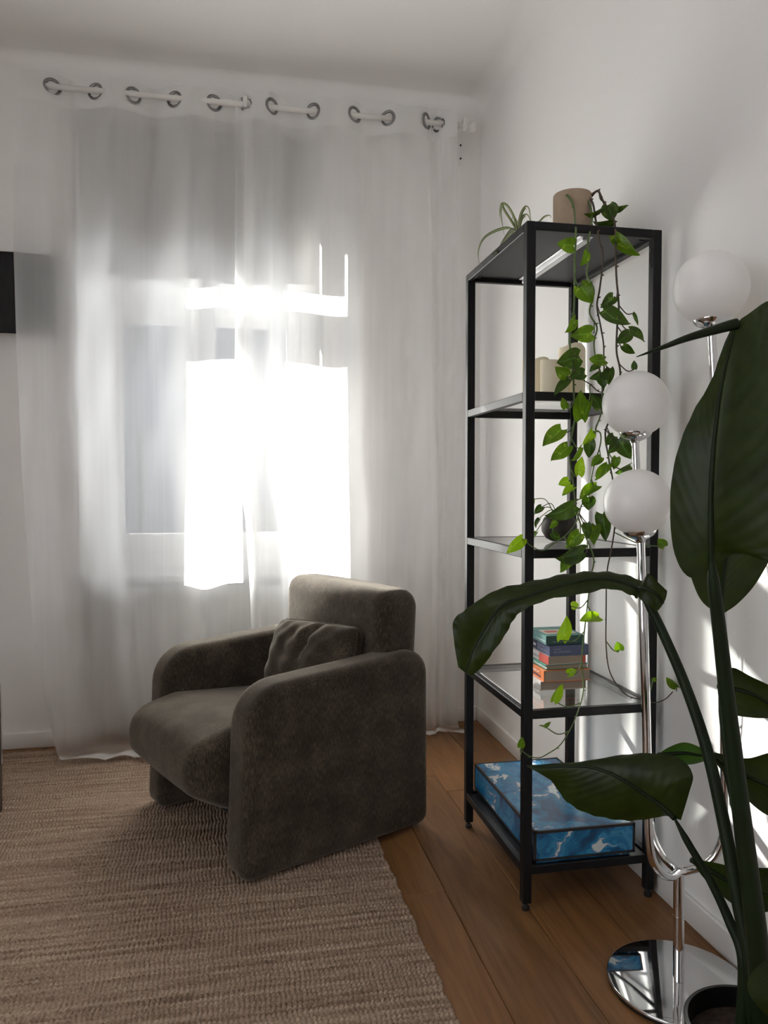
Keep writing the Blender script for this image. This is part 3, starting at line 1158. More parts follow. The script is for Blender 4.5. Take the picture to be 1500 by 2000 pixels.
# ------------------------------------------------------------------ jute rug (woven loops are real relief)
ru0, ru1, rv0, rv1 = -1.62, 0.435, 0.95, 3.315
px_, py_ = 0.0108, 0.0128
ncx, ncy = int((ru1 - ru0) / px_), int((rv1 - rv0) / py_)
SX, SY = 4, 4
fx = np.array([0.0, 0.24, 0.5, 0.76])
fy = np.array([0.0, 0.24, 0.5, 0.76])
X = (np.arange(ncx)[:, None] + fx[None]).ravel()
Y = (np.arange(ncy)[:, None] + fy[None]).ravel()
X = np.append(X, ncx)
Y = np.append(Y, ncy)
hx = np.append(np.tile([0.0, 0.78, 1.0, 0.78], ncx), 0.0)
hy = np.append(np.tile([0.25, 0.85, 1.0, 0.80], ncy), 0.25)
ci = np.minimum(X.astype(int), ncx - 1)
cj = np.minimum(Y.astype(int), ncy - 1)
amp = 0.75 + 0.5 * rng.random((ncy, ncx))
rowamp = 0.8 + 0.4 * rng.random((ncy, 1))
A = (amp * rowamp)[cj[:, None], ci[None, :]]
Hh = 0.0035 + 0.0062 * A * (hx[None, :] * hy[:, None])
XX = np.broadcast_to(X[None, :], Hh.shape) * px_ + ru0
YY = np.broadcast_to(Y[:, None], Hh.shape) * py_ + rv0
wob = 0.0022 * np.sin(YY * 31 + XX * 3) + 0.0016 * np.sin(YY * 83 + 2)
jit = (rng.random((ncy, ncx)) - 0.5)[cj[:, None], ci[None, :]] * 0.003
XX = XX + wob + jit * (hy[:, None]) + (Y[:, None] % 1 - 0.5) * 0.0035
jit2 = (rng.random((ncy, ncx)) - 0.5)[cj[:, None], ci[None, :]] * 0.004
YY = YY + jit2 * hx[None, :] + 0.0025 * np.sin(XX * 23) + 0.0015 * np.sin(XX * 71)
# slight skew so the right border leaves the boards' direction a little
XX = XX - 0.045 * (YY - rv0) / (rv1 - rv0) * 0.9 + 0.02
ny, nx = Hh.shape
V = np.stack([XX, YY, Hh], -1).reshape(-1, 3)
idx = np.arange(ny * nx).reshape(ny, nx)
F = np.stack([idx[:-1, :-1], idx[:-1, 1:], idx[1:, 1:], idx[1:, :-1]], -1).reshape(-1, 4)
# border skirt down to the floor
bord = np.concatenate([idx[0, :], idx[1:, -1], idx[-1, -2::-1], idx[-2:0:-1, 0]])
Vb = V[bord].copy()
Vb[:, 2] = 0.0006
b0 = len(V)
nb = len(bord)
kb = np.arange(nb)
Fb = np.stack([bord[(kb + 1) % nb], bord, b0 + kb, b0 + (kb + 1) % nb], -1)
V = np.concatenate([V, Vb])
F = np.concatenate([F, Fb])
me = bpy.data.meshes.new('rug')
me.vertices.add(len(V))
me.vertices.foreach_set('co', V.astype(np.float32).ravel())
me.loops.add(F.size)
me.loops.foreach_set('vertex_index', F.astype(np.int32).ravel())
me.polygons.add(len(F))
me.polygons.foreach_set('loop_start', np.arange(0, F.size, 4, dtype=np.int32))
me.polygons.foreach_set('use_smooth', np.ones(len(F), dtype=bool))
me.update()
me.validate()
me.materials.append(MATS['jute'])
rug = bpy.data.objects.new('rug', me)
COL.objects.link(rug)
tag(rug, 'large brown woven jute rug under the armchair', 'rug')

# ------------------------------------------------------------------ armchair
CH_ROT = math.radians(25.9)
CHO = Vector((0.018, 2.045, 0.0126))
AW, CW, AD = 0.118, 0.725, 0.662      # arm thickness, overall width, arm depth
ch = tag(empty('armchair', CHO, CH_ROT), 'brown-grey chenille armchair with slab arms and low block back', 'armchair')


def uz(a, b, v):
    return (a, v, b)


armp = rprofile([(0.0, 0.0, 0.036), (AD, 0.0, 0.038), (AD - 0.004, 0.566, 0.074), (0.02, 0.528, 0.125)], 10)
for v0 in (0.0, CW - AW):
    mb = MB()
    slab(mb, armp, v0, v0 + AW, 0.030, uz, n=120, seg=6, bulge=0.0)
    mb.build('arm', 'chenille', ch, True, recalc=True)
# seat: a thick cushion with a rolled nose
seatp = rprofile([(-0.105, 0.235, 0.06), (0.02, 0.165, 0.06), (0.53, 0.155, 0.03), (0.53, 0.355, 0.03), (0.05, 0.395, 0.10), (-0.105, 0.36, 0.085)], 10)
mb = MB()
P = resample_closed(seatp, 120)
Pc = P.mean(0)
rows = []
for s in np.linspace(-1, 1, 41):
    v = CW / 2 + s * (CW / 2 - AW + 0.004)
    e = abs(s)
    pinch = 1 - 0.16 * max(0, (e - 0.90) / 0.10) ** 2
    r_ = []
    for a, b in P:
        aa = Pc[0] + (a - Pc[0]) * (1 - 0.055 * max(0, (e - 0.86) / 0.14) ** 2)
        bb_ = Pc[1] + (b - Pc[1]) * pinch
        crown = 0.012 * (1 - s * s) * max(0, min(1, (b - 0.25) / 0.1)) - 0.02 * (1 - s * s) * max(0, min(1, (0.25 - b) / 0.1)) * max(0, 1 - (a + 0.085) / 0.3)
        r_.append((aa, v, bb_ + crown))
    rows.append(r_)
mb.grid(np.array(rows), closed_u=True)
n_ = len(P)
mb.f.append(tuple(range(n_)))
mb.f.append(tuple(range(40 * n_ + n_ - 1, 40 * n_ - 1, -1)))
mb.build('seat', 'chenille', ch, True, recalc=True)
# back: rounded block leaning a little
BV0, BV1 = 0.050, 0.660
backp = rprofile([(0.485, 0.18, 0.03), (0.640, 0.18, 0.03), (0.672, 0.750, 0.062), (0.508, 0.750, 0.05)], 10)
mb = MB()
slab(mb, backp, BV0, BV1, 0.05, uz, n=110, seg=7, bulge=0.004)
mb.build('backrest', 'chenille', ch, True, recalc=True)
# seam piping on the back's top edge
mb = MB().bbox(0.12, 0.50, AW + 0.002, CW - AW - 0.002, 0.05, 0.17, 0.01)
mb.build('seat_base', 'black_panel', ch)

# loose cushion of the same cloth
cu = tag(empty('cushion', (0, 0, 0)), 'small creased brown-grey cushion leaning on the armchair back', 'cushion')
mb = MB()
nu, nv = 44, 34
top, botm = [], []
HW, HH, HT = 0.200, 0.132, 0.085
for sgn in (1, -1):
    rows = []
    for j in range(nv + 1):
        y = -1 + 2 * j / nv
        row = []
        for i in range(nu + 1):
            x = -1 + 2 * i / nu
            prof = (max(0, 1 - abs(x) ** 3.2) * max(0, 1 - abs(y) ** 3.2)) ** 0.42
            th = HT * prof
            # one deep crease from the upper edge and small pulls beside it
            cr = math.exp(-((x - 0.10 - 0.16 * y) / 0.055) ** 2) * max(0, min(1, (y + 0.15) / 0.5))
            th -= 0.034 * cr * (1 if sgn > 0 else 0.2)
            th += 0.007 * math.sin(9 * x + 5 * y + 1) * math.sin(7 * y - 3 * x) * prof
            th += 0.006 * math.sin(17 * (x - 0.5 * y)) * prof * max(0, y)
            sq = 1 - 0.05 * (1 - abs(y)) * 0 - 0.06 * (x * x) * (y * y)
            xx = HW * x * (1 - 0.07 * (1 - y * y) * 0 - 0.04 * (1 - abs(y))) * sq
            yy = HH * y * (1 - 0.05 * (1 - abs(x))) * sq
            row.append((xx, yy, sgn * th))
        rows.append(row)
    G = np.array(rows)
    if sgn < 0:
        G = G[:, ::-1]
    mb.grid(G)
cub = mb.build('cushion_cover', 'chenille', cu, True)
bm = bmesh.new()
bm.from_mesh(cub.data)
bmesh.ops.remove_doubles(bm, verts=bm.verts, dist=0.0008)
bm.to_mesh(cub.data)
bm.free()
# piping along the edge
pp = []
for k in range(81):
    a = 2 * math.pi * k / 80
    c, s = math.cos(a), math.sin(a)
    m_ = max(abs(c), abs(s))
    x, y = c / m_, s / m_
    sq = 1 - 0.06 * (x * x) * (y * y)
    pp.append((HW * x * (1 - 0.04 * (1 - abs(y))) * sq, HH * y * (1 - 0.05 * (1 - abs(x))) * sq, 0))
MB().tube(pp, 0.003, 6, cap=False).build('piping', 'chenille', cu, True)
cloc = CHO + Matrix.Rotation(CH_ROT, 3, 'Z') @ Vector((0.405, 0.300, 0.505))
cu.location = cloc
# local x = chair's -v (to the viewer's right), y = up leaning back, z = forward (-u)
ax = Vector((0.0, -1, 0))
lean = math.radians(20)
ay = Vector((math.sin(lean), 0.0, math.cos(lean)))
az = ax.cross(ay)
Mx = Matrix((ax, ay, az)).transposed()
tilt = Matrix.Rotation(math.radians(3), 3, 'Z')
yawc = Matrix.Rotation(math.radians(6), 3, 'Z')
cu.rotation_euler = (Matrix.Rotation(CH_ROT, 3, 'Z') @ yawc @ Mx @ tilt).to_euler()

# ------------------------------------------------------------------ black shelf unit
SX0, SX1, SY0, SY1 = 0.7205, 1.089, 1.8105, 2.3185
PT = 0.024
ZT = 1.75
su = tag(empty('shelf_unit', (SX0, SY0, 0.0)), 'tall black metal shelf unit with glass shelves against the white wall', 'shelf unit')
R = Rel(su)
for x0 in (SX0, SX1 - PT):
    for y0 in (SY0, SY1 - PT):
        po = R(MB().bbox(x0, x0 + PT, y0, y0 + PT, 0.021, ZT, 0.0015, 1), 'post', 'black_steel')
        R(MB().lathe([(0.0, 0.0), (0.009, 0.0), (0.0105, 0.003), (0.0105, 0.009), (0.006, 0.012), (0.005, 0.0215)], (x0 + PT / 2, y0 + PT / 2, 0.0005), 16), 'foot', 'black_panel', 'auto', parent=po)
levels = [1.328, 0.930, 0.520]
zr = 0.022
for zt in [ZT] + levels + [0.118]:
    for (x0, x1, y0, y1) in ((SX0 + PT, SX1 - PT, SY0, SY0 + 0.018), (SX0 + PT, SX1 - PT, SY1 - 0.018, SY1),
                             (SX0, SX0 + 0.018, SY0 + PT, SY1 - PT), (SX1 - 0.018, SX1, SY0 + PT, SY1 - PT)):
        R(MB().bbox(x0, x1, y0, y1, zt - zr, zt, 0.0015, 1), 'rail', 'black_steel')
for zt in levels:
    R(MB().bbox(SX0 + 0.019, SX1 - 0.019, SY0 + 0.019, SY1 - 0.019, zt - 0.0065, zt - 0.0005, 0.001, 1), 'glass_shelf', 'shelf_glass')
R(MB().bbox(SX0 + 0.019, SX1 - 0.019, SY0 + 0.019, SY1 - 0.019, ZT - 0.010, ZT - 0.001, 0.001, 1), 'top_panel', 'black_panel')
R(MB().bbox(SX0 + 0.019, SX1 - 0.019, SY0 + 0.019, SY1 - 0.019, 0.104, 0.112, 0.001, 1), 'bottom_panel', 'black_panel')
# stiffening rail under the top panel
xm = (SX0 + SX1) / 2
rl = MB().bbox(xm - 0.020, xm + 0.020, SY0 + 0.05, SY1 - 0.03, ZT - 0.013, ZT - 0.0102, 0.001, 1)
rl.bbox(xm - 0.011, xm + 0.011, SY0 + 0.05, SY1 - 0.03, ZT - 0.024, ZT - 0.012, 0.003, 2)
R(rl, 'support_rail', 'galvanised')
for (x, y) in ((SX0 + 0.03, SY1 - 0.04), (SX1 - 0.03, SY0 + 0.05), (SX0 + 0.03, SY0 + 0.05), (SX1 - 0.03, SY1 - 0.04)):
    R(MB().lathe([(0.0, -0.006), (0.006, -0.005), (0.007, 0)], (x, y, ZT - 0.0102), 12), 'screw', 'screw_dark')
for (x, y) in ((SX1 - PT - 0.0008, SY0 + 0.012), (SX1 - PT - 0.0008, SY1 - 0.012)):
    for z in (1.70, 1.66):
        R(MB().tube([(x + 0.001, y, z), (x - 0.0015, y, z)], 0.0045, 10), 'screw', 'screw_dark')

# ------------------------------------------------------------------ blue marbled box on the bottom shelf
bx = tag(empty('storage_box', (0.89, 2.06, 0.118)), 'flat blue and white marbled box with black edges on the bottom shelf', 'box')
R = Rel(bx)
qx0, qx1, qy0, qy1 = 0.752, 1.032, 1.814, 2.306
qz0 = 0.1185
R(MB().bbox(qx0 + 0.008, qx1 - 0.008, qy0 + 0.008, qy1 - 0.008, qz0, qz0 + 0.03, 0.002), 'tray', 'blue_marbling')
lid = R(MB().bbox(qx0, qx1, qy0, qy1, qz0 + 0.010, qz0 + 0.086, 0.002), 'lid', 'blue_marbling')
edg = MB()
ew = 0.0055
z0_, z1_ = qz0 + 0.010, qz0 + 0.086
for (x, y) in ((qx0, qy0), (qx1, qy0), (qx0, qy1), (qx1, qy1)):
    edg.bbox(x - 0.0012 if x == qx0 else x - ew, x + ew if x == qx0 else x + 0.0012,
             y - 0.0012 if y == qy0 else y - ew, y + ew if y == qy0 else y + 0.0012, z0_ - 0.001, z1_ + 0.001, 0.0006, 1)
for z in (z0_, z1_):
    za, zb2 = (z - 0.0012, z + ew) if z == z0_ else (z - ew, z + 0.0012)
    edg.box(qx0 - 0.001, qx1 + 0.001, qy0 - 0.0012, qy0 + ew, za, zb2)
    edg.box(qx0 - 0.001, qx1 + 0.001, qy1 - ew, qy1 + 0.0012, za, zb2)
    edg.box(qx0 - 0.0012, qx0 + ew, qy0, qy1, za, zb2)
    edg.box(qx1 - ew, qx1 + 0.0012, qy0, qy1, za, zb2)
R(edg, 'edge_binding', 'black_panel', parent=lid)

# ------------------------------------------------------------------ stack of books
BZ = 0.5200
books = [  # name, thickness, x0(front left), x1, y0, depth, rot, cover colour, faces
    ('white-spined paperback at the bottom of the book stack', 0.0255, 0.838, 0.978, 1.985, 0.150, 0.0, (0.70, 0.66, 0.62), None),
    ('orange-spined paperback with dark lettering in the book stack', 0.0320, 0.846, 0.985, 1.975, 0.155, -1.5, (0.72, 0.20, 0.055), 'orange'),
    ('thin green-spined paperback in the middle of the book stack', 0.0135, 0.852, 0.980, 1.985, 0.150, 1.0, (0.05, 0.27, 0.19), 'green'),
    ('white and red hardcover book in the book stack', 0.0235, 0.858, 0.972, 1.985, 0.145, 2.0, (0.72, 0.68, 0.65), 'red'),
    ('slate blue boxed book second from the top of the stack', 0.0300, 0.864, 0.980, 1.983, 0.14, 0.0, (0.085, 0.105, 0.19), 'blue'),
    ('dark green boxed book on top of the book stack', 0.0255, 0.858, 0.972, 1.990, 0.135, -1.0, (0.018, 0.075, 0.062), 'top'),
]
ink = {}


def ink_mat(name, c):
    simple(name, c, 0.7)


ink_mat('ink_white', (0.72, 0.74, 0.74))
ink_mat('ink_dark', (0.03, 0.035, 0.07))
ink_mat('ink_grey', (0.30, 0.32, 0.36))
ink_mat('ink_red', (0.62, 0.10, 0.075))
ink_mat('ink_teal', (0.12, 0.42, 0.38))
ink_mat('ink_sea', (0.14, 0.30, 0.28))
ink_mat('ink_cream', (0.75, 0.70, 0.58))
ink_mat('ink_pink', (0.6, 0.2, 0.17))
z = BZ


def words_strip(mb, plane, a0, a1, b0, b1, n, c):
    """row of small letter-like marks on a face; plane 'left' (x const) or 'front' (y const)"""
    a = a0
    rr = random.Random(n * 13 + int(a0 * 1000))
    step = (a1 - a0) / n
    for k in range(n):
        if rr.random() < 0.13:
            continue
        s, e = a0 + k * step, a0 + (k + 0.68) * step
        h = b0 + (b1 - b0) * rr.choice((0.75, 0.8, 1.0))
        if plane == 'left':
            mb.box(c - 0.0003, c + 0.0002, s, e, b0, h)
        else:
            mb.box(s, e, c - 0.0003, c + 0.0002, b0, h)
    return mb


for bi, (lab, th, x0, x1, y0, dp, rot, colr, kind) in enumerate(books):
    bk = tag(empty('book', ((x0 + x1) / 2, y0 + dp / 2, z), math.radians(rot)), lab, 'book', 'books stacked on the glass shelf')
    w2, d2 = (x1 - x0) / 2, dp / 2
    mname = 'cover_%d' % bi
    simple(mname, colr, 0.45, noise=0.05, nscale=12)
    ct = 0.0016
    cv = MB()
    cv.bbox(-w2, w2, -d2, d2, 0.0002, ct, 0.0005, 1)
    cv.bbox(-w2, w2, -d2, d2, th - ct, th - 0.0002, 0.0005, 1)
    cv.bbox(-w2, -w2 + ct, -d2, d2, 0.0003, th - 0.0003, 0.0005, 1)
    if kind in ('blue', 'top'):
        cv.bbox(-w2, w2, -d2, -d2 + ct, 0.0003, th - 0.0003, 0.0005, 1)
        cv.bbox(w2 - ct, w2, -d2, d2, 0.0003, th - 0.0003, 0.0005, 1)
    cov = cv.build('cover', mname, bk)
    MB().box(-w2 + ct, w2 - 0.003, -d2 + 0.0025, d2 - 0.003, ct, th - ct).build('page_block', 'pages', bk)
    if kind == 'orange':
        m1 = words_strip(MB(), 'left', -0.055, 0.05, th * 0.22, th * 0.46, 13, -w2)
        m1.build('spine_print', 'ink_dark', cov)
        words_strip(MB(), 'left', -0.04, 0.03, th * 0.58, th * 0.72, 12, -w2).build('spine_print', 'ink_white', cov)
    elif kind == 'green':
        words_strip(MB(), 'left', -0.08, 0.06, th * 0.3, th * 0.7, 18, -w2).build('spine_print', 'ink_white', cov)
    elif kind == 'red':
        MB().box(-w2 - 0.0004, -w2 + 0.001, -d2, -d2 + 0.062, 0, th).build('spine_band', 'ink_red', cov)
        MB().box(w2 - 0.012, w2 - 0.001, -d2 - 0.0004, -d2 + 0.003, 0.001, th - 0.001).build('cover_edge', 'ink_red', cov)
        words_strip(MB(), 'left', -0.02, 0.03, th * 0.3, th * 0.7, 5, -w2).build('spine_print', 'ink_grey', cov)
    elif kind == 'blue':
        MB().box(-w2 - 0.0004, -w2 + 0.001, d2 - 0.05, d2 - 0.002, 0.002, th - 0.002).build('spine_panel', 'ink_dark', cov)
        words_strip(MB(), 'left', d2 - 0.04, d2 - 0.015, th * 0.35, th * 0.65, 4, -w2 - 0.0003).build('spine_print', 'ink_white', cov)
        words_strip(MB(), 'left', -0.05, 0.02, th * 0.3, th * 0.42, 14, -w2).build('spine_print', 'ink_grey', cov)
        words_strip(MB(), 'left', -0.03, 0.02, th * 0.58, th * 0.7, 9, -w2).build('spine_print', 'ink_grey', cov)
        words_strip(MB(), 'front', -w2 + 0.012, -w2 + 0.062, th * 0.34, th * 0.46, 20, -d2).build('title_print', 'ink_grey', cov)
        words_strip(MB(), 'front', -w2 + 0.012, -w2 + 0.034, th * 0.60, th * 0.68, 9, -d2).build('title_print', 'ink_grey', cov)
    elif kind == 'top':
        MB().box(-w2 - 0.0004, -w2 + 0.001, -d2 + 0.001, d2 - 0.001, 0.001, th - 0.001).build('spine_panel', 'ink_sea', cov)
        words_strip(MB(), 'left', -0.06, 0.01, th * 0.3, th * 0.42, 14, -w2 - 0.0003).build('spine_print', 'ink_white', cov)
        words_strip(MB(), 'left', 0.03, 0.06, th * 0.45, th * 0.7, 4, -w2 - 0.0003).build('spine_print', 'ink_white', cov)
        words_strip(MB(), 'front', -w2 + 0.02, w2 - 0.02, th * 0.30, th * 0.38, 34, -d2).build('title_print', 'ink_grey', cov)
        MB().box(-w2 + 0.001, w2 - 0.001, -d2 + 0.001, d2 - 0.001, th - 0.001, th + 0.0002).build('front_cover', 'ink_sea', cov)
        MB().box(-w2 + 0.012, w2 - 0.012, -d2 + 0.03, d2 - 0.045, th, th + 0.0005).build('cover_picture', 'ink_cream', cov)
        MB().box(-w2 + 0.02, 0.0, -d2 + 0.045, d2 - 0.06, th, th + 0.0008).build('cover_picture', 'ink_pink', cov)
        MB().box(0.01, w2 - 0.02, -d2 + 0.04, d2 - 0.07, th, th + 0.0008).build('cover_picture', 'ink_teal', cov)
    z += th + 0.0003

# ------------------------------------------------------------------ pillar candles
for (lab, pxc, Yc, rr_, top_py) in (('tallest cream pillar candle on the upper glass shelf', 1117, 2.02, 0.0375, 677),
                                    ('short cream pillar candle beside the tallest candle', 1082, 1.965, 0.0375, 705),
                                    ('short cream pillar candle half hidden behind the shelf post', 1046, 2.03, 0.0375, 702)):
    p = pY(pxc, top_py, Yc)
    h = p.z - 1.328
    cd = tag(empty('candle', (p.x, Yc, 1.3281)), lab, 'candle', 'cream pillar candles')
    prof = [(0.0, 0.0), (rr_ - 0.002, 0.0), (rr_, 0.002), (rr_, h - 0.006)]
    mb = MB()
    G = []
    seg = 40
    for (r, zz_) in prof + [(rr_ - 0.0015, h - 0.001), (rr_ - 0.005, h), (rr_ - 0.010, h - 0.004), (rr_ - 0.02, h - 0.012), (0.0, h - 0.014)]:
        row = []
        for k in range(seg):
            a = 2 * math.pi * k / seg
            dz = 0.004 * math.sin(2 * a + pxc) + 0.002 * math.sin(3 * a) if zz_ > h - 0.008 and r > rr_ - 0.012 else 0
            row.append((max(r, 1e-5) * math.cos(a), max(r, 1e-5) * math.sin(a), zz_ + dz))
        G.append(row)
    mb.grid(np.array(G), closed_u=True).build('wax_body', 'wax', cd, 'auto')
    MB().tube([(0, 0, h - 0.015), (0.001, 0, h - 0.006), (0.003, 0.001, h - 0.001)], 0.0011, 6).build('wick', 'wick', cd, True)


# ------------------------------------------------------------------ pothos leaves
def heart_leaf_mesh():
    pass


def pothos_leaf(Rr, B, T, w, mat, parent=None, curl=0.25, seed=0):
    """heart-shaped blade from base B to tip T (room points), visible width w"""
    rr = random.Random(seed)
    B, T = Vector(B), Vector(T)
    ln = (T - B).length
    ydir = (T - B).normalized()
    view = (CO - (B + T) / 2).normalized()
    nrm = (view - ydir * view.dot(ydir)).normalized()
    w0 = max(w, 0.66 * ln)
    ang = math.acos(max(-1, min(1, w / w0))) * rr.choice((-1, 1)) + rr.uniform(-0.2, 0.2)
    nrm = Matrix.Rotation(ang, 3, ydir) @ nrm
    xdir = ydir.cross(nrm).normalized()
    ns, nw = 9, 7
    P, UV = [], []
    fold = rr.uniform(0.12, 0.42)
    drp = rr.uniform(0.08, 0.25) * rr.choice((1, 1, -1))
    for i in range(ns + 1):
        t = i / ns
        # half width of a heart with drawn-out tip
        hw = w0 / 2 * (math.sin(math.pi * min(1, (t + 0.10) / 1.10) ** 0.72) ** 0.85 if t < 1 else 0.0)
        if i == 0:
            hw = w0 * 0.26
        row = []
        for j in range(nw):
            s = -1 + 2 * j / (nw - 1)
            yy = t - (0.13 * abs(s) ** 1.3 * (1 - t) ** 3)
            c = B + ydir * (ln * yy) + xdir * (hw * s * math.cos(fold * abs(s)))
            c += nrm * (hw * abs(s) * math.sin(fold) - drp * ln * (t - 0.5) ** 2 * 1.6 + 0.03 * ln * math.sin(6 * t + 3 * s + seed))
            row.append(c)
            UV.append((0.5 + 0.5 * s, t))
        P.append(row)
    mb = MB().grid(np.array([[tuple(c) for c in r] for r in P]))
    return Rr(mb, 'leaf', mat, True, parent=parent, uv=UV)


def Z7(x, y):
    return (880 + x * 0.29333, 340 + y * 0.29333)


def Z8(x, y):
    return (900 + x * 0.28667, 840 + y * 0.28667)


def Q1(x, y):
    return (860 + x * 0.30667, 1080 + y * 0.30667)


VY = 1.782   # trailing vines hang just in front of the shelf face
pot_p = pY(1118, 381, 1.96)
po = tag(empty('potted_pothos', (pot_p.x, 1.96, ZT)), 'trailing pothos in a beige pot on top of the black shelf', 'plant')
R = Rel(po)
ph_ = pot_p.z - ZT
pr = 0.0515
R(MB().lathe([(0.0, 0.0005), (pr - 0.004, 0.0005), (pr, 0.004), (pr, ph_ - 0.003), (pr - 0.002, ph_), (pr - 0.006, ph_ - 0.002), (pr - 0.007, ph_ - 0.02), (0, ph_ - 0.022)], (pot_p.x, 1.96, ZT), 48), 'pot', 'clay_pot', 'auto')
R(MB().lathe([(0, ph_ - 0.018), (pr - 0.0075, ph_ - 0.018)], (pot_p.x, 1.96, ZT), 32), 'soil', 'soil')


def vine(name_pts, rad, mat, y0=VY, first=None, n=70, jitter=0.006, seed=1):
    rr = random.Random(seed)
    pts = []
    for k, p in enumerate(name_pts):
        if len(p) == 3:
            pts.append(pY(p[0], p[1], p[2]))
        else:
            pts.append(pY(p[0], p[1], y0 + rr.uniform(-jitter, jitter)))
    S_ = spline(pts, n)
    r0, r1 = rad
    rads = [r0 + (r1 - r0) * i / (n - 1) for i in range(n)]
    mb = MB().tube([Vector(p) for p in S_], rads, 7)
    # nodes along the stem
    for i in range(5, n - 2, 6):
        c = Vector(S_[i])
        d = Vector((rr.uniform(-1, 1), -0.3, rr.uniform(-0.4, 0.6))).normalized()
        mb.tube([c, c + d * 0.007], [rads[i] * 1.1, rads[i] * 0.5], 5)
    return R(mb, 'vine', mat, True), S_


def z3(f, lst):
    return [f(*p[:2]) + tuple(p[2:]) for p in lst]


inpot = 1.955
vA = z3(Z7, [(780, 160, 1.93), (775, 138, 1.915), (815, 200, 1.90), (828, 300, 1.85), (834, 400, 1.792), (828, 560), (825, 760), (820, 930), (800, 1050), (795, 1150), (815, 1300), (820, 1450), (828, 1620), (800, 1773)]) \
    + z3(Z8, [(740, 160), (748, 250), (770, 380), (790, 560), (840, 700), (905, 870, 1.765), (885, 1000), (870, 1130), (845, 1340), (825, 1560), (835, 1780)]) \
    + z3(Q1, [(850, 1075), (770, 1215), (690, 1275), (625, 1305), (560, 1290), (508, 1250)])
vB = z3(Z7, [(870, 160, 1.955), (885, 135, 1.93), (935, 230, 1.90), (940, 330, 1.84), (915, 450, 1.79), (915, 600), (910, 680), (955, 780), (925, 920), (975, 1020), (955, 1110), (965, 1220), (1000, 1330), (1010, 1460), (1000, 1600), (965, 1700)]) \
    + z3(Z8, [(950, 20), (950, 100), (905, 250), (870, 400), (820, 520), (780, 640), (710, 720), (640, 768), (560, 820), (480, 790), (418, 738)])
vC = z3(Z7, [(905, 150, 1.955), (900, 130, 1.935), (945, 190, 1.91), (965, 300, 1.85), (990, 440, 1.79), (1015, 560), (992, 770), (975, 880), (1000, 1020), (1018, 1130), (1020, 1230), (1022, 1420), (990, 1450), (930, 1400), (880, 1370)])
vD = z3(Z7, [(930, 160, 1.955), (980, 112, 1.93), (1020, 190, 1.90), (1085, 300, 1.85), (1098, 420, 1.79), (1100, 560), (1105, 700), (1120, 880), (1110, 1000), (1105, 1180), (1130, 1330), (1110, 1560), (1040, 1680)]) \
    + z3(Z8, [(985, 60), (1000, 150), (1015, 240), (1035, 340), (1060, 520), (1045, 690), (1022, 830), (995, 980), (990, 1240), (990, 1480), (1020, 1660), (1115, 1795), (1205, 1832), (1310, 1857), (1390, 1835), (1460, 1765)])
vE = z3(Z7, [(910, 170, 1.955), (935, 140, 1.93), (985, 112, 1.915), (1000, 165, 1.90), (1030, 190, 1.89)])
_, sA = vine(vA, (0.0030, 0.0013), 'stem_green', seed=1, n=150)
_, sB = vine(vB, (0.0028, 0.0013), 'stem_green', seed=2, n=140)
_, sC = vine(vC, (0.0030, 0.0014), 'stem_brown', seed=3, n=90)
_, sD = vine(vD, (0.0030, 0.0013), 'stem_brown', seed=4, n=150)
_, sE = vine(vE, (0.0034, 0.0024), 'stem_brown', seed=5, n=24)
allv = np.vstack([sA, sB, sC, sD, sE])

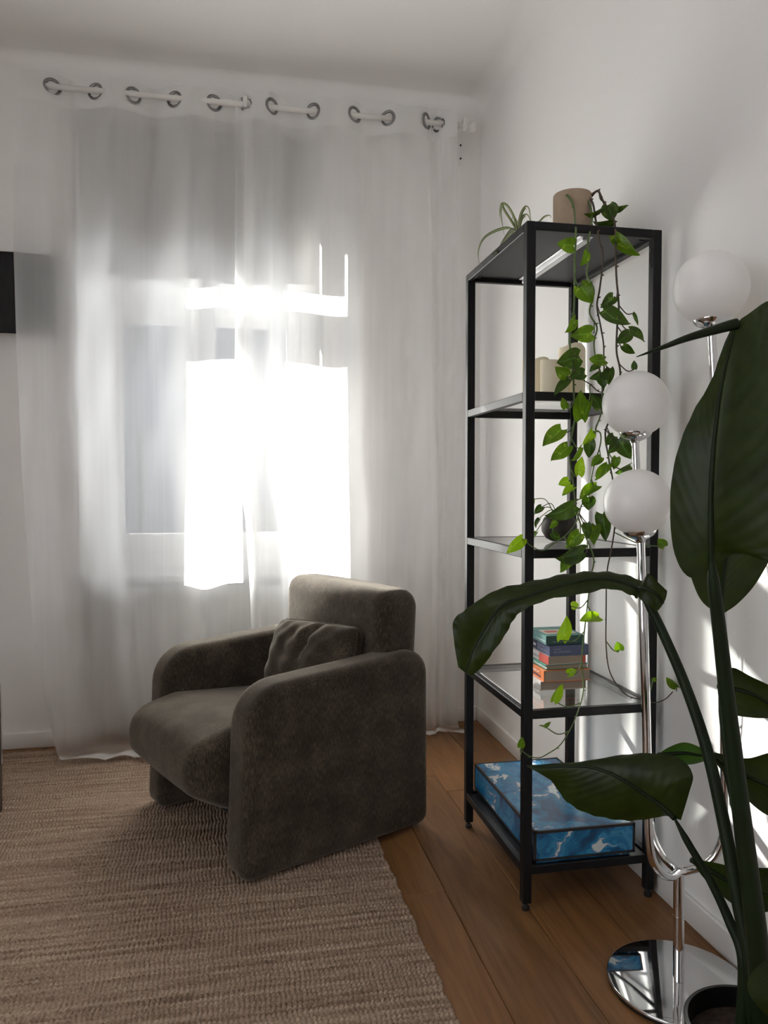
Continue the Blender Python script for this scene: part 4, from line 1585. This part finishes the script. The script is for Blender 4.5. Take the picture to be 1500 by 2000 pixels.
LEAVES = [  # zoom frame, base, tip, width, tone
    (Z7, (826, 478), (716, 462), 96, 'mid'), (Z7, (912, 518), (868, 612), 56, 'mid'), (Z7, (1098, 405), (1256, 545), 95, 'mid'),
    (Z7, (1050, 205), (1078, 315), 105, 'dark'), (Z7, (1095, 232), (1188, 214), 30, 'dark'), (Z7, (1005, 240), (893, 277), 42, 'dark'),
    (Z7, (1085, 335), (950, 325), 62, 'dark'), (Z7, (862, 742), (948, 860), 125, 'mid'), (Z7, (1088, 815), (1002, 888), 84, 'dark'),
    (Z7, (1005, 915), (1190, 1005), 92, 'dark'), (Z7, (832, 965), (766, 1056), 62, 'mid'), (Z7, (948, 1058), (803, 1078), 112, 'mid'),
    (Z7, (1188, 1065), (1106, 1128), 84, 'dark'), (Z7, (1200, 1035), (1302, 1112), 62, 'dark'), (Z7, (1148, 1145), (1228, 1196), 50, 'dark'),
    (Z7, (1214, 928), (1250, 1005), 24, 'dark'), (Z7, (860, 1215), (712, 1258), 138, 'dark'), (Z7, (776, 1345), (698, 1285), 86, 'mid'),
    (Z7, (892, 1322), (790, 1352), 84, 'dark'), (Z7, (785, 1360), (688, 1472), 66, 'dark'), (Z7, (1020, 1245), (915, 1238), 70, 'mid'),
    (Z7, (985, 1272), (926, 1312), 42, 'dark'), (Z7, (1005, 1320), (1022, 1428), 82, 'dark'), (Z7, (1060, 1293), (1052, 1405), 66, 'dark'),
    (Z7, (1000, 1335), (928, 1362), 60, 'dark'), (Z7, (862, 1632), (862, 1438), 104, 'mid'), (Z7, (995, 1558), (938, 1462), 72, 'dark'),
    (Z7, (920, 1510), (888, 1652), 44, 'mid'), (Z7, (768, 1560), (742, 1488), 52, 'mid'), (Z7, (1225, 1300), (1222, 1240), 40, 'dark'),
    (Z8, (684, 0), (556, 114), 112, 'mid'), (Z8, (732, 118), (614, 218), 90, 'mid'), (Z8, (905, 5), (836, 100), 66, 'bright'),
    (Z8, (880, 70), (872, 192), 84, 'dark'), (Z8, (822, 118), (756, 212), 42, 'mid'), (Z8, (798, 304), (820, 178), 70, 'bright'),
    (Z8, (1045, 40), (985, 102), 76, 'dark'), (Z8, (1075, 62), (1162, 200), 108, 'dark'), (Z8, (1062, 100), (1005, 160), 66, 'dark'),
    (Z8, (1060, 185), (1040, 270), 66, 'mid'), (Z8, (1160, 245), (1055, 296), 74, 'dark'), (Z8, (1006, 243), (918, 348), 74, 'mid'),
    (Z8, (955, 182), (888, 245), 66, 'mid'), (Z8, (735, 342), (664, 372), 66, 'bright'), (Z8, (768, 388), (690, 445), 54, 'bright'),
    (Z8, (928, 378), (806, 468), 80, 'mid'), (Z8, (872, 456), (868, 546), 94, 'dark'), (Z8, (782, 510), (580, 592), 136, 'dark'),
    (Z8, (417, 735), (308, 838), 70, 'bright'), (Z8, (858, 634), (868, 742), 66, 'dark'), (Z8, (918, 648), (905, 782), 70, 'mid'),
    (Z8, (968, 572), (996, 758), 88, 'dark'), (Z8, (926, 680), (905, 745), 60, 'mid'), (Z8, (808, 702), (712, 808), 106, 'mid'),
    (Z8, (848, 832), (656, 884), 98, 'dark'), (Z8, (764, 835), (668, 968), 86, 'mid'), (Z8, (752, 1200), (804, 1186), 60, 'bright'),
    (Z8, (942, 1272), (812, 1296), 72, 'bright'), (Z8, (690, 1432), (726, 1266), 100, 'bright'), (Z8, (1085, 1500), (1062, 1440), 66, 'mid'),
    (Z8, (728, 1660), (790, 1632), 58, 'bright'), (Z8, (626, 1842), (690, 1724), 56, 'bright'), (Z8, (1388, 792), (1342, 738), 66, 'mid'),
    (Z8, (1312, 1690), (1328, 1718), 36, 'mid'), (Z8, (1470, 1745), (1400, 1678), 48, 'mid'),
    (Q1, (512, 1240), (522, 1172), 46, 'mid'), (Q1, (668, 1108), (628, 1100), 16, 'mid'), (Q1, (668, 1108), (706, 1078), 22, 'mid'),
]
pet = MB()
for i, (f, b, t, w, tone) in enumerate(LEAVES):
    sc_ = 0.29333 if f is Z7 else 0.28667 if f is Z8 else 0.30667
    yy = VY - 0.004 - 0.016 * ((i * 37) % 10) / 10
    tyy = yy - 0.012 + 0.02 * ((i * 53) % 10) / 10
    if i in (3, 4, 5, 6):
        yy = tyy = 1.86
    bp, tp_ = f(*b), f(*t)
    B = pY(bp[0], bp[1], yy)
    T = pY(tp_[0], tp_[1], tyy)
    mpp = (B - CO).length / FPX
    lf = pothos_leaf(R, B, T, w * sc_ * mpp, 'pothos_' + tone, seed=i * 11 + 3)
    # leaf stalk to the nearest stem a little above
    d = np.linalg.norm(allv - np.array([B.x, B.y, B.z + 0.02]), axis=1)
    q = Vector(allv[int(np.argmin(d))])
    if (q - B).length < 0.16:
        m_ = (q + B) / 2 + Vector((0, -0.004, -0.012))
        R(MB().tube([Vector(x) for x in spline([q, m_, B], 9)], [0.0015] * 8 + [0.0011], 6), 'leaf_stalk', 'stem_green' if tone != 'dark' else 'stem_brown', True)

# ------------------------------------------------------------------ spider plant at the far end of the top
sp = tag(empty('spider_plant', (0.84, 2.17, ZT)), 'small striped spider plant at the far end of the shelf top', 'plant')
R = Rel(sp)
sc0 = Vector((0.84, 2.17, ZT))
R(MB().lathe([(0, 0.0005), (0.030, 0.0005), (0.036, 0.055), (0.034, 0.055), (0.031, 0.045), (0, 0.045)], sc0, 32), 'pot', 'clay_pot', 'auto')
R(MB().lathe([(0, 0.048), (0.032, 0.048)], sc0, 24), 'soil', 'soil')


def strap_leaf(pts, w, n=26, mat='spider_leaf', nm='leaf'):
    S_ = spline(pts, n)
    rows, UV = [], []
    for i in range(n):
        t = Vector(S_[min(i + 1, n - 1)] - S_[max(i - 1, 0)]).normalized()
        side = t.cross(Vector((0.45, -0.89, 0.05))).normalized()
        f = i / (n - 1)
        hw = w / 2 * min(1, 0.5 + f * 3) * (1 - f ** 3) + 0.0003
        up = side.cross(t)
        row = []
        for s in (-1, -0.4, 0, 0.4, 1):
            row.append(Vector(S_[i]) + side * (hw * s) + up * (abs(s) * hw * 0.35))
            UV.append((0.5 + 0.5 * s, f))
        rows.append([tuple(c) for c in row])
    return R(MB().grid(np.array(rows)), nm, mat, True, uv=UV)


rt = sc0 + Vector((0, 0, 0.05))
for pts, w in [
    ([(1008, 450, 2.15), (985, 412, 2.13), (980, 400, 2.12), (978, 420, 2.10), (985, 460, 2.08)], 0.010),
    ([(1010, 455, 2.15), (1003, 425, 2.14), (990, 402, 2.14), (978, 400, 2.13), (975, 425, 2.12)], 0.011),
    ([(1012, 455, 2.16), (1015, 425, 2.15), (1023, 407, 2.14), (1032, 407, 2.13), (1038, 436, 2.12)], 0.012),
    ([(1013, 455, 2.15), (1018, 428, 2.13), (1028, 420, 2.12), (1034, 428, 2.11), (1036, 445, 2.10)], 0.010),
    ([(1012, 460, 2.14), (1000, 450, 2.10), (985, 468, 2.06), (972, 490, 2.03), (960, 498, 2.02)], 0.013),
    ([(1010, 462, 2.15), (995, 446, 2.16), (970, 450, 2.17), (945, 465, 2.17), (934, 490, 2.17), (936, 518, 2.17)], 0.008),
    ([(1015, 460, 2.15), (1005, 452, 2.11), (992, 462, 2.07), (980, 478, 2.05), (965, 495, 2.04)], 0.010),
    ([(1018, 455, 2.15), (1045, 440, 2.13), (1062, 424, 2.12), (1074, 421, 2.11), (1076, 427, 2.11)], 0.006),
    ([(1016, 452, 2.16), (1040, 444, 2.18), (1058, 438, 2.20), (1066, 440, 2.20)], 0.007),
    ([(1014, 450, 2.17), (1008, 430, 2.19), (1001, 424, 2.20), (999, 432, 2.21)], 0.006),
]:
    strap_leaf([rt] + [pY(*p) for p in pts], w)

# ------------------------------------------------------------------ dark bowl with a small trailing plant
bp_ = pZ(1092, 1062, 0.9302)
bp_ = Vector((pY(1092, 1040, 2.07).x, 2.07, 0.9302))
bo = tag(empty('bowl_plant', bp_), 'small plant in a dark rough bowl on the middle glass shelf', 'plant')
R = Rel(bo)
rb = 0.050
R(MB().lathe([(0, 0.0005), (0.02, 0.001), (0.038, 0.010), (rb, 0.030), (rb + 0.001, 0.045), (rb - 0.004, 0.064), (rb - 0.008, 0.070), (rb - 0.011, 0.066), (rb - 0.009, 0.050), (0, 0.046)], bp_, 40), 'bowl', 'dark_bowl', True)
R(MB().lathe([(0, 0.058), (rb - 0.009, 0.055)], bp_, 28), 'soil', 'soil')
for i, (b, t, w, tone) in enumerate([((552, 522), (500, 572), 54, 'dark'), ((486, 470), (486, 532), 24, 'mid'), ((534, 600), (508, 664), 38, 'dark'),
                                     ((512, 692), (482, 764), 40, 'mid'), ((500, 565), (488, 622), 26, 'dark'), ((648, 618), (600, 672), 50, 'mid'),
                                     ((622, 700), (680, 748), 60, 'dark'), ((700, 560), (640, 600), 50, 'mid')]):
    Bq, Tq = Z8(*b), Z8(*t)
    B = pY(Bq[0], Bq[1], 2.0 - 0.004 * i)
    T = pY(Tq[0], Tq[1], 1.99 - 0.004 * i)
    pothos_leaf(R, B, T, w * 0.28667 * (B - CO).length / FPX, 'pothos_' + tone, seed=i * 7 + 400)
    rootp = bp_ + Vector((random.uniform(-0.015, 0.015), -0.01, 0.056))
    m_ = (rootp + B) / 2 + Vector((0, -0.01, 0.03))
    R(MB().tube([Vector(x) for x in spline([rootp, m_, B], 12)], 0.0012, 6), 'leaf_stalk', 'stem_green', True)

# ------------------------------------------------------------------ chrome floor lamp with three opal globes
lc = pZ(1325, 1914, 0.014)
fl = tag(empty('floor_lamp', (lc.x, lc.y, 0.0)), 'chrome floor lamp with three white glass globes and mirror disc base', 'floor lamp')
R = Rel(fl)
LR = min(0.150, WX - BBT - lc.x - 0.002)
R(MB().lathe([(0, 0.0005), (LR - 0.003, 0.0005), (LR - 0.001, 0.002), (LR - 0.001, 0.009)], (lc.x, lc.y, 0), 96), 'base_underside', 'pot_black', 'auto')
R(MB().lathe([(LR, 0.0085), (LR, 0.0125), (LR - 0.001, 0.0138), (LR - 0.0025, 0.0142), (0, 0.0142)], (lc.x, lc.y, 0), 96), 'base_disc', 'chrome', 'auto')
ld = (lc - CO).dot(CM @ Vector((0, 0, -1)))
sp_ = pd(1326, 1706, ld)
R(MB().tube([(lc.x, lc.y, 0.0142), tuple(sp_)], 0.0115, 40), 'stem', 'chrome', 'auto')
jr = Vector((lc.x, lc.y, 0.0142)).lerp(sp_, 0.60)
R(MB().tube([tuple(jr), tuple(jr + Vector((0, 0, 0.002)))], 0.0121, 20), 'joint_ring', 'chrome', 'auto')
ARMS = [
    ([(1326, 1704, 0), (1312, 1712, -.015), (1292, 1706, -.035), (1275, 1680, -.05), (1268, 1640, -.055), (1266, 1590, -.055), (1262, 1400, -.05), (1256, 1200, -.045), (1251, 1056, -.04)], (1245, 981), 0.0088, 67.5, 1.045),
    ([(1326, 1704, 0), (1318, 1696, .02), (1298, 1676, .055), (1280, 1645, .08), (1271, 1610, .088), (1268, 1560, .09), (1258, 1200, .09), (1247, 1000, .09), (1241, 862, .09)], (1242, 789), 0.0085, 66.5, 1.04),
    ([(1326, 1704, 0), (1345, 1700, 0), (1372, 1692, -.005), (1396, 1672, -.01), (1410, 1640, -.015), (1415, 1590, -.02), (1413, 1300, -.03), (1402, 900, -.045), (1390, 648, -.06)], (1388, 563), 0.0088, 76.0, 1.075),
]
for pts, gc, ar, gpx, st_ in ARMS:
    P3 = [pd(x, y, ld + dd) for x, y, dd in pts]
    S_ = spline(P3, 60)
    R(MB().tube([Vector(p) for p in S_], ar, 28), 'arm', 'chrome', 'auto')
    topd = ld + pts[-1][2]
    axis = (Vector(S_[-1]) - Vector(S_[-6])).normalized()
    gr_ = gpx / st_ * topd / FPX
    C = pd(gc[0], gc[1], topd)
    axis = (C - Vector(S_[-1])).normalized()
    zq = axis.to_track_quat('Z', 'Y').to_matrix()
    # cup
    dist = (C - Vector(S_[-1])).length
    cupz = -gr_ * 0.884
    cr_ = gr_ * 0.485
    prof = [(ar + 0.001, cupz - 0.020), (ar + 0.003, cupz - 0.0185), (cr_ * 0.5, cupz - 0.0155), (cr_ * 0.78, cupz - 0.0105), (cr_ * 0.95, cupz - 0.0045), (cr_, cupz), (cr_, cupz + 0.002), (cr_ * 0.93, cupz + 0.002)]
    q = MB().lathe(prof, (0, 0, 0), 40)
    q.v = [tuple(C + zq @ Vector(v)) for v in q.v]
    R(q, 'cup', 'chrome', 'auto')
    q = MB().tube([(0, 0, -dist - 0.004), (0, 0, cupz - 0.010)], ar * 1.15, 16)
    q.v = [tuple(C + zq @ Vector(v)) for v in q.v]
    R(q, 'collar', 'chrome', True)
    prof = []
    a0 = math.asin(0.46)
    for k in range(33):
        a = -math.pi / 2 + a0 + (math.pi - a0) * k / 32
        prof.append((gr_ * math.cos(a), gr_ * math.sin(a)))
    q = MB().lathe(prof, (0, 0, 0), 56)
    q.v = [tuple(C + zq @ Vector(v)) for v in q.v]
    R(q, 'globe', 'opal_glass', True)

# ------------------------------------------------------------------ bird-of-paradise plant in a black pot
PRIM = 0.27
pc = pZ(1470, 2003, PRIM)
st = tag(empty('paradise_plant', (pc.x, pc.y, 0.0)), 'big dark-leaved bird-of-paradise plant in black pot at right foreground', 'plant')
R = Rel(st)
fp = pZ(1450, 1922, PRIM)
PRr = 0.098
R(MB().lathe([(0, 0.0005), (PRr * 0.78, 0.0005), (PRr * 0.80, 0.004), (PRr, PRIM - 0.002), (PRr - 0.002, PRIM), (PRr - 0.006, PRIM - 0.001), (PRr - 0.008, PRIM - 0.035), (0, PRIM - 0.037)], (pc.x, pc.y, 0), 56), 'pot', 'pot_black', 'auto')
R(MB().lathe([(0, PRIM - 0.030), (PRr - 0.009, PRIM - 0.033)], (pc.x, pc.y, 0), 40), 'soil', 'soil')


def blade(stations, n=34, mat='paradise_leaf', cup=0.12, wav=0.0, seed=0, name='leaf', hold=False):
    """stations: ((L),(M),(R)) each (px, py, depth)"""
    Ls = [pd(*s[0]) for s in stations]
    Ms = [pd(*s[1]) for s in stations]
    Rs = [pd(*s[2]) for s in stations]
    L, M, Rr_ = spline(Ls, n), spline(Ms, n), spline(Rs, n)
    rows, UV = [], []
    h = 6
    for i in range(n):
        row = []
        l, m, r = Vector(L[i]), Vector(M[i]), Vector(Rr_[i])
        mid_d = Vector(M[min(i + 1, n - 1)] - M[max(i - 1, 0)]).normalized()
        for j in range(-h, h + 1):
            s = abs(j) / h
            e = l if j < 0 else r
            sd = e - m
            nrm = sd.cross(mid_d)
            nrm = nrm.normalized() if nrm.length > 1e-6 else Vector((0, 0, 0))
            if j > 0:
                nrm = -nrm
            p = m + sd * s + nrm * (cup * sd.length * s * (1 - s) * 2 + wav * sd.length * s * s * math.sin(i * 1.7 + seed))
            row.append(tuple(p))
            UV.append((0.5 + 0.5 * j / h, i / (n - 1)))
        rows.append(row)
    lf = R(MB().grid(np.array(rows)), name, mat, True, uv=UV)
    mr = MB().tube([Vector(p) for p in M], [0.0045 * (1 - 0.8 * i / (n - 1)) + 0.0005 for i in range(n)], 6)
    R(mr, 'midrib', 'petiole', True, parent=lf)
    return lf


def D(px, py, d):
    return (px, py, d)


def st3(l, m, r, d, dl=0.0, dr=0.0):
    return ((l[0], l[1], d + dl), (m[0], m[1], d), (r[0], r[1], d + dr))


big = blade([
    st3((1388, 1112), (1390, 1110), (1393, 1108), 1.07),
    st3((1345, 1127), (1389, 1085), (1438, 1082), 1.065, 0.0, 0.0),
    st3((1315, 1072), (1388, 1030), (1512, 1090), 1.06, .02, -.03),
    st3((1309, 970), (1389, 950), (1560, 1000), 1.055, .03, -.05),
    st3((1322, 885), (1394, 870), (1580, 880), 1.05, .03, -.05),
    st3((1352, 808), (1403, 790), (1580, 770), 1.05, .03, -.05),
    st3((1388, 745), (1414, 725), (1560, 660), 1.05, .02, -.04),
    st3((1411, 680), (1428, 668), (1512, 588), 1.05, .01, -.02),
    st3((1430, 637), (1436, 634), (1448, 622), 1.05)], n=44, mat='paradise_leaf', cup=0.10, wav=0.02, seed=1)
S_ = spline([pd(1440, 633, 1.05), pd(1425, 636, 1.05), pd(1390, 646, 1.045), pd(1340, 661, 1.04), pd(1290, 680, 1.03), pd(1243, 697, 1.025)], 24)
R(MB().tube([Vector(p) for p in S_], [0.0075 * (1 - (i / 23) ** 1.6) + 0.0006 for i in range(24)], 8), 'leaf_tip', 'petiole', True, parent=big)
blade([
    st3((1402, 1199), (1408, 1200), (1414, 1198), 1.24),
    st3((1372, 1176), (1409, 1178), (1442, 1178), 1.24),
    st3((1354, 1140), (1413, 1130), (1476, 1140), 1.23, 0, 0.02),
    st3((1345, 1100), (1420, 1080), (1508, 1082), 1.22, 0, 0.03),
    st3((1350, 1040), (1430, 1020), (1520, 1030), 1.21),
    st3((1400, 980), (1440, 960), (1500, 970), 1.20),
    st3((1444, 900), (1445, 898), (1446, 900), 1.19)], mat='paradise_leaf', cup=0.15)
arch = blade([
    st3((1258, 1136), (1255, 1152), (1244, 1170), 1.30, .01, -.01),
    st3((1215, 1121), (1225, 1140), (1232, 1162), 1.31, .02, -.02),
    st3((1160, 1116), (1170, 1130), (1190, 1150), 1.32, .03, -.02),
    st3((1100, 1122), (1110, 1140), (1140, 1160), 1.33, .03, -.02),
    st3((1030, 1137), (1045, 1160), (1072, 1171), 1.34, .03, -.02),
    st3((975, 1150), (992, 1178), (1022, 1192), 1.35, .02, -.02),
    st3((935, 1172), (965, 1200), (1002, 1212), 1.36, .01, -.02),
    st3((905, 1194), (945, 1232), (987, 1240), 1.365, .0, -.02),
    st3((885, 1214), (925, 1268), (960, 1278), 1.37, .0, -.02),
    st3((888, 1262), (914, 1298), (944, 1300), 1.37),
    st3((895, 1303), (908, 1313), (922, 1320), 1.37)], n=48, cup=0.22, wav=0.06, seed=2)
blade([
    st3((1243, 1162), (1248, 1150), (1256, 1135), 1.285),
    st3((1252, 1172), (1262, 1150), (1266, 1120), 1.27),
    st3((1272, 1186), (1282, 1160), (1286, 1138), 1.262),
    st3((1281, 1196), (1296, 1178), (1303, 1154), 1.265)], n=14, cup=0.2, name='leaf_lobe')
blade([
    st3((1330, 1602), (1318, 1599), (1304, 1592), 1.24),
    st3((1346, 1548), (1290, 1572), (1270, 1599), 1.25, -.02, .02),
    st3((1353, 1512), (1255, 1548), (1230, 1603), 1.26, -.03, .03),
    st3((1326, 1480), (1220, 1525), (1185, 1598), 1.27, -.02, .03),
    st3((1270, 1471), (1185, 1508), (1140, 1586), 1.285, -.01, .03),
    st3((1210, 1475), (1150, 1498), (1104, 1563), 1.30, -.0, .03),
    st3((1140, 1487), (1110, 1497), (1079, 1528), 1.315, .0, .02),
    st3((1080, 1491), (1070, 1498), (1056, 1512), 1.33),
    st3((1030, 1495), (1029, 1496), (1030, 1498), 1.34)], n=40, cup=0.16, wav=0.02, seed=4)
blade([
    st3((1416, 1306), (1402, 1340), (1405, 1369), 1.34),
    st3((1436, 1305), (1430, 1345), (1428, 1394), 1.34),
    st3((1466, 1321), (1470, 1356), (1470, 1402), 1.34),
    st3((1502, 1338), (1506, 1376), (1506, 1403), 1.33),
    st3((1542, 1360), (1545, 1385), (1545, 1405), 1.32)], n=20, mat='paradise_leaf', cup=0.25)
blade([
    st3((1284, 1474), (1284, 1475), (1285, 1476), 1.40),
    st3((1305, 1460), (1308, 1473), (1310, 1485), 1.39),
    st3((1335, 1450), (1338, 1471), (1340, 1493), 1.38),
    st3((1364, 1458), (1364, 1475), (1362, 1491), 1.37),
    st3((1392, 1476), (1393, 1478), (1392, 1481), 1.36)], n=20, mat='paradise_leaf_young', cup=0.2)
blade([
    st3((1386, 1467), (1386, 1470), (1388, 1474), 1.32),
    st3((1425, 1476), (1412, 1490), (1404, 1498), 1.32),
    st3((1462, 1481), (1448, 1510), (1432, 1530), 1.31),
    st3((1505, 1470), (1490, 1530), (1470, 1572), 1.30),
    st3((1550, 1470), (1530, 1545), (1510, 1596), 1.29),
    st3((1580, 1540), (1575, 1560), (1560, 1590), 1.28)], n=24, cup=0.2)
blade([
    st3((1350, 1677), (1350, 1679), (1352, 1682), 1.30),
    st3((1392, 1684), (1385, 1700), (1372, 1712), 1.30),
    st3((1440, 1694), (1425, 1722), (1402, 1742), 1.29),
    st3((1490, 1695), (1465, 1738), (1440, 1772), 1.28),
    st3((1530, 1700), (1505, 1748), (1475, 1785), 1.27),
    st3((1545, 1745), (1535, 1765), (1520, 1775), 1.26)], n=24, cup=0.2)
blade([
    st3((1512, 1866), (1515, 1865), (1518, 1866), 0.98),
    st3((1478, 1888), (1520, 1890), (1560, 1890), 0.97, 0, .03),
    st3((1460, 1918), (1520, 1920), (1578, 1920), 0.96, 0, .03),
    st3((1468, 1950), (1520, 1950), (1572, 1950), 0.95, 0, .03),
    st3((1498, 1984), (1525, 1986), (1552, 1982), 0.95),
    st3((1532, 2012), (1534, 2014), (1536, 2012), 0.95)], n=22, cup=0.12)

soil_p = lambda dx, dy: Vector((pc.x + dx, pc.y + dy, PRIM - 0.032))


def petiole(pts, r0, r1, root):
    P3 = [pd(*p) for p in pts] + [root]
    S_ = spline(P3, 46)
    n = len(S_)
    R(MB().tube([Vector(p) for p in S_], [(r0 + (r1 - r0) * (i / (n - 1)) ** 1.2) * (0.35 + 0.65 * min(1.0, i / (0.16 * n))) for i in range(n)], 12), 'petiole', 'petiole', True)


petiole([(1389, 1085, 1.065), (1393, 1130, 1.07), (1405, 1230, 1.08), (1421, 1370, 1.09), (1442, 1540, 1.10), (1462, 1700, 1.11), (1480, 1850, 1.12)], 0.0075, 0.017, soil_p(0.02, 0.0))
petiole([(1250, 1160, 1.30), (1266, 1180, 1.295), (1290, 1226, 1.285), (1335, 1330, 1.26), (1378, 1455, 1.23), (1412, 1600, 1.20), (1442, 1760, 1.17), (1466, 1890, 1.15)], 0.0072, 0.012, soil_p(0.0, 0.015))
petiole([(1316, 1596, 1.24), (1345, 1648, 1.23), (1390, 1725, 1.21), (1425, 1800, 1.19), (1452, 1880, 1.16)], 0.0052, 0.010, soil_p(-0.012, 0.01))
petiole([(1409, 1195, 1.24), (1418, 1330, 1.22), (1434, 1480, 1.20), (1455, 1660, 1.17), (1475, 1830, 1.15)], 0.006, 0.012, soil_p(0.015, 0.03))
petiole([(1404, 1345, 1.34), (1412, 1420, 1.31), (1430, 1550, 1.27), (1460, 1720, 1.2)], 0.004, 0.009, soil_p(0.01, 0.035))
petiole([(1575, 1560, 1.28), (1555, 1650, 1.24), (1520, 1800, 1.18)], 0.005, 0.010, soil_p(0.03, 0.02))
petiole([(1392, 1478, 1.36), (1415, 1500, 1.33), (1440, 1600, 1.28), (1468, 1760, 1.2)], 0.004, 0.009, soil_p(0.005, 0.025))
petiole([(1535, 1765, 1.26), (1520, 1830, 1.20)], 0.004, 0.008, soil_p(0.035, 0.01))
petiole([(1533, 2012, 0.95), (1520, 2030, 1.0)], 0.004, 0.007, soil_p(0.03, -0.02))
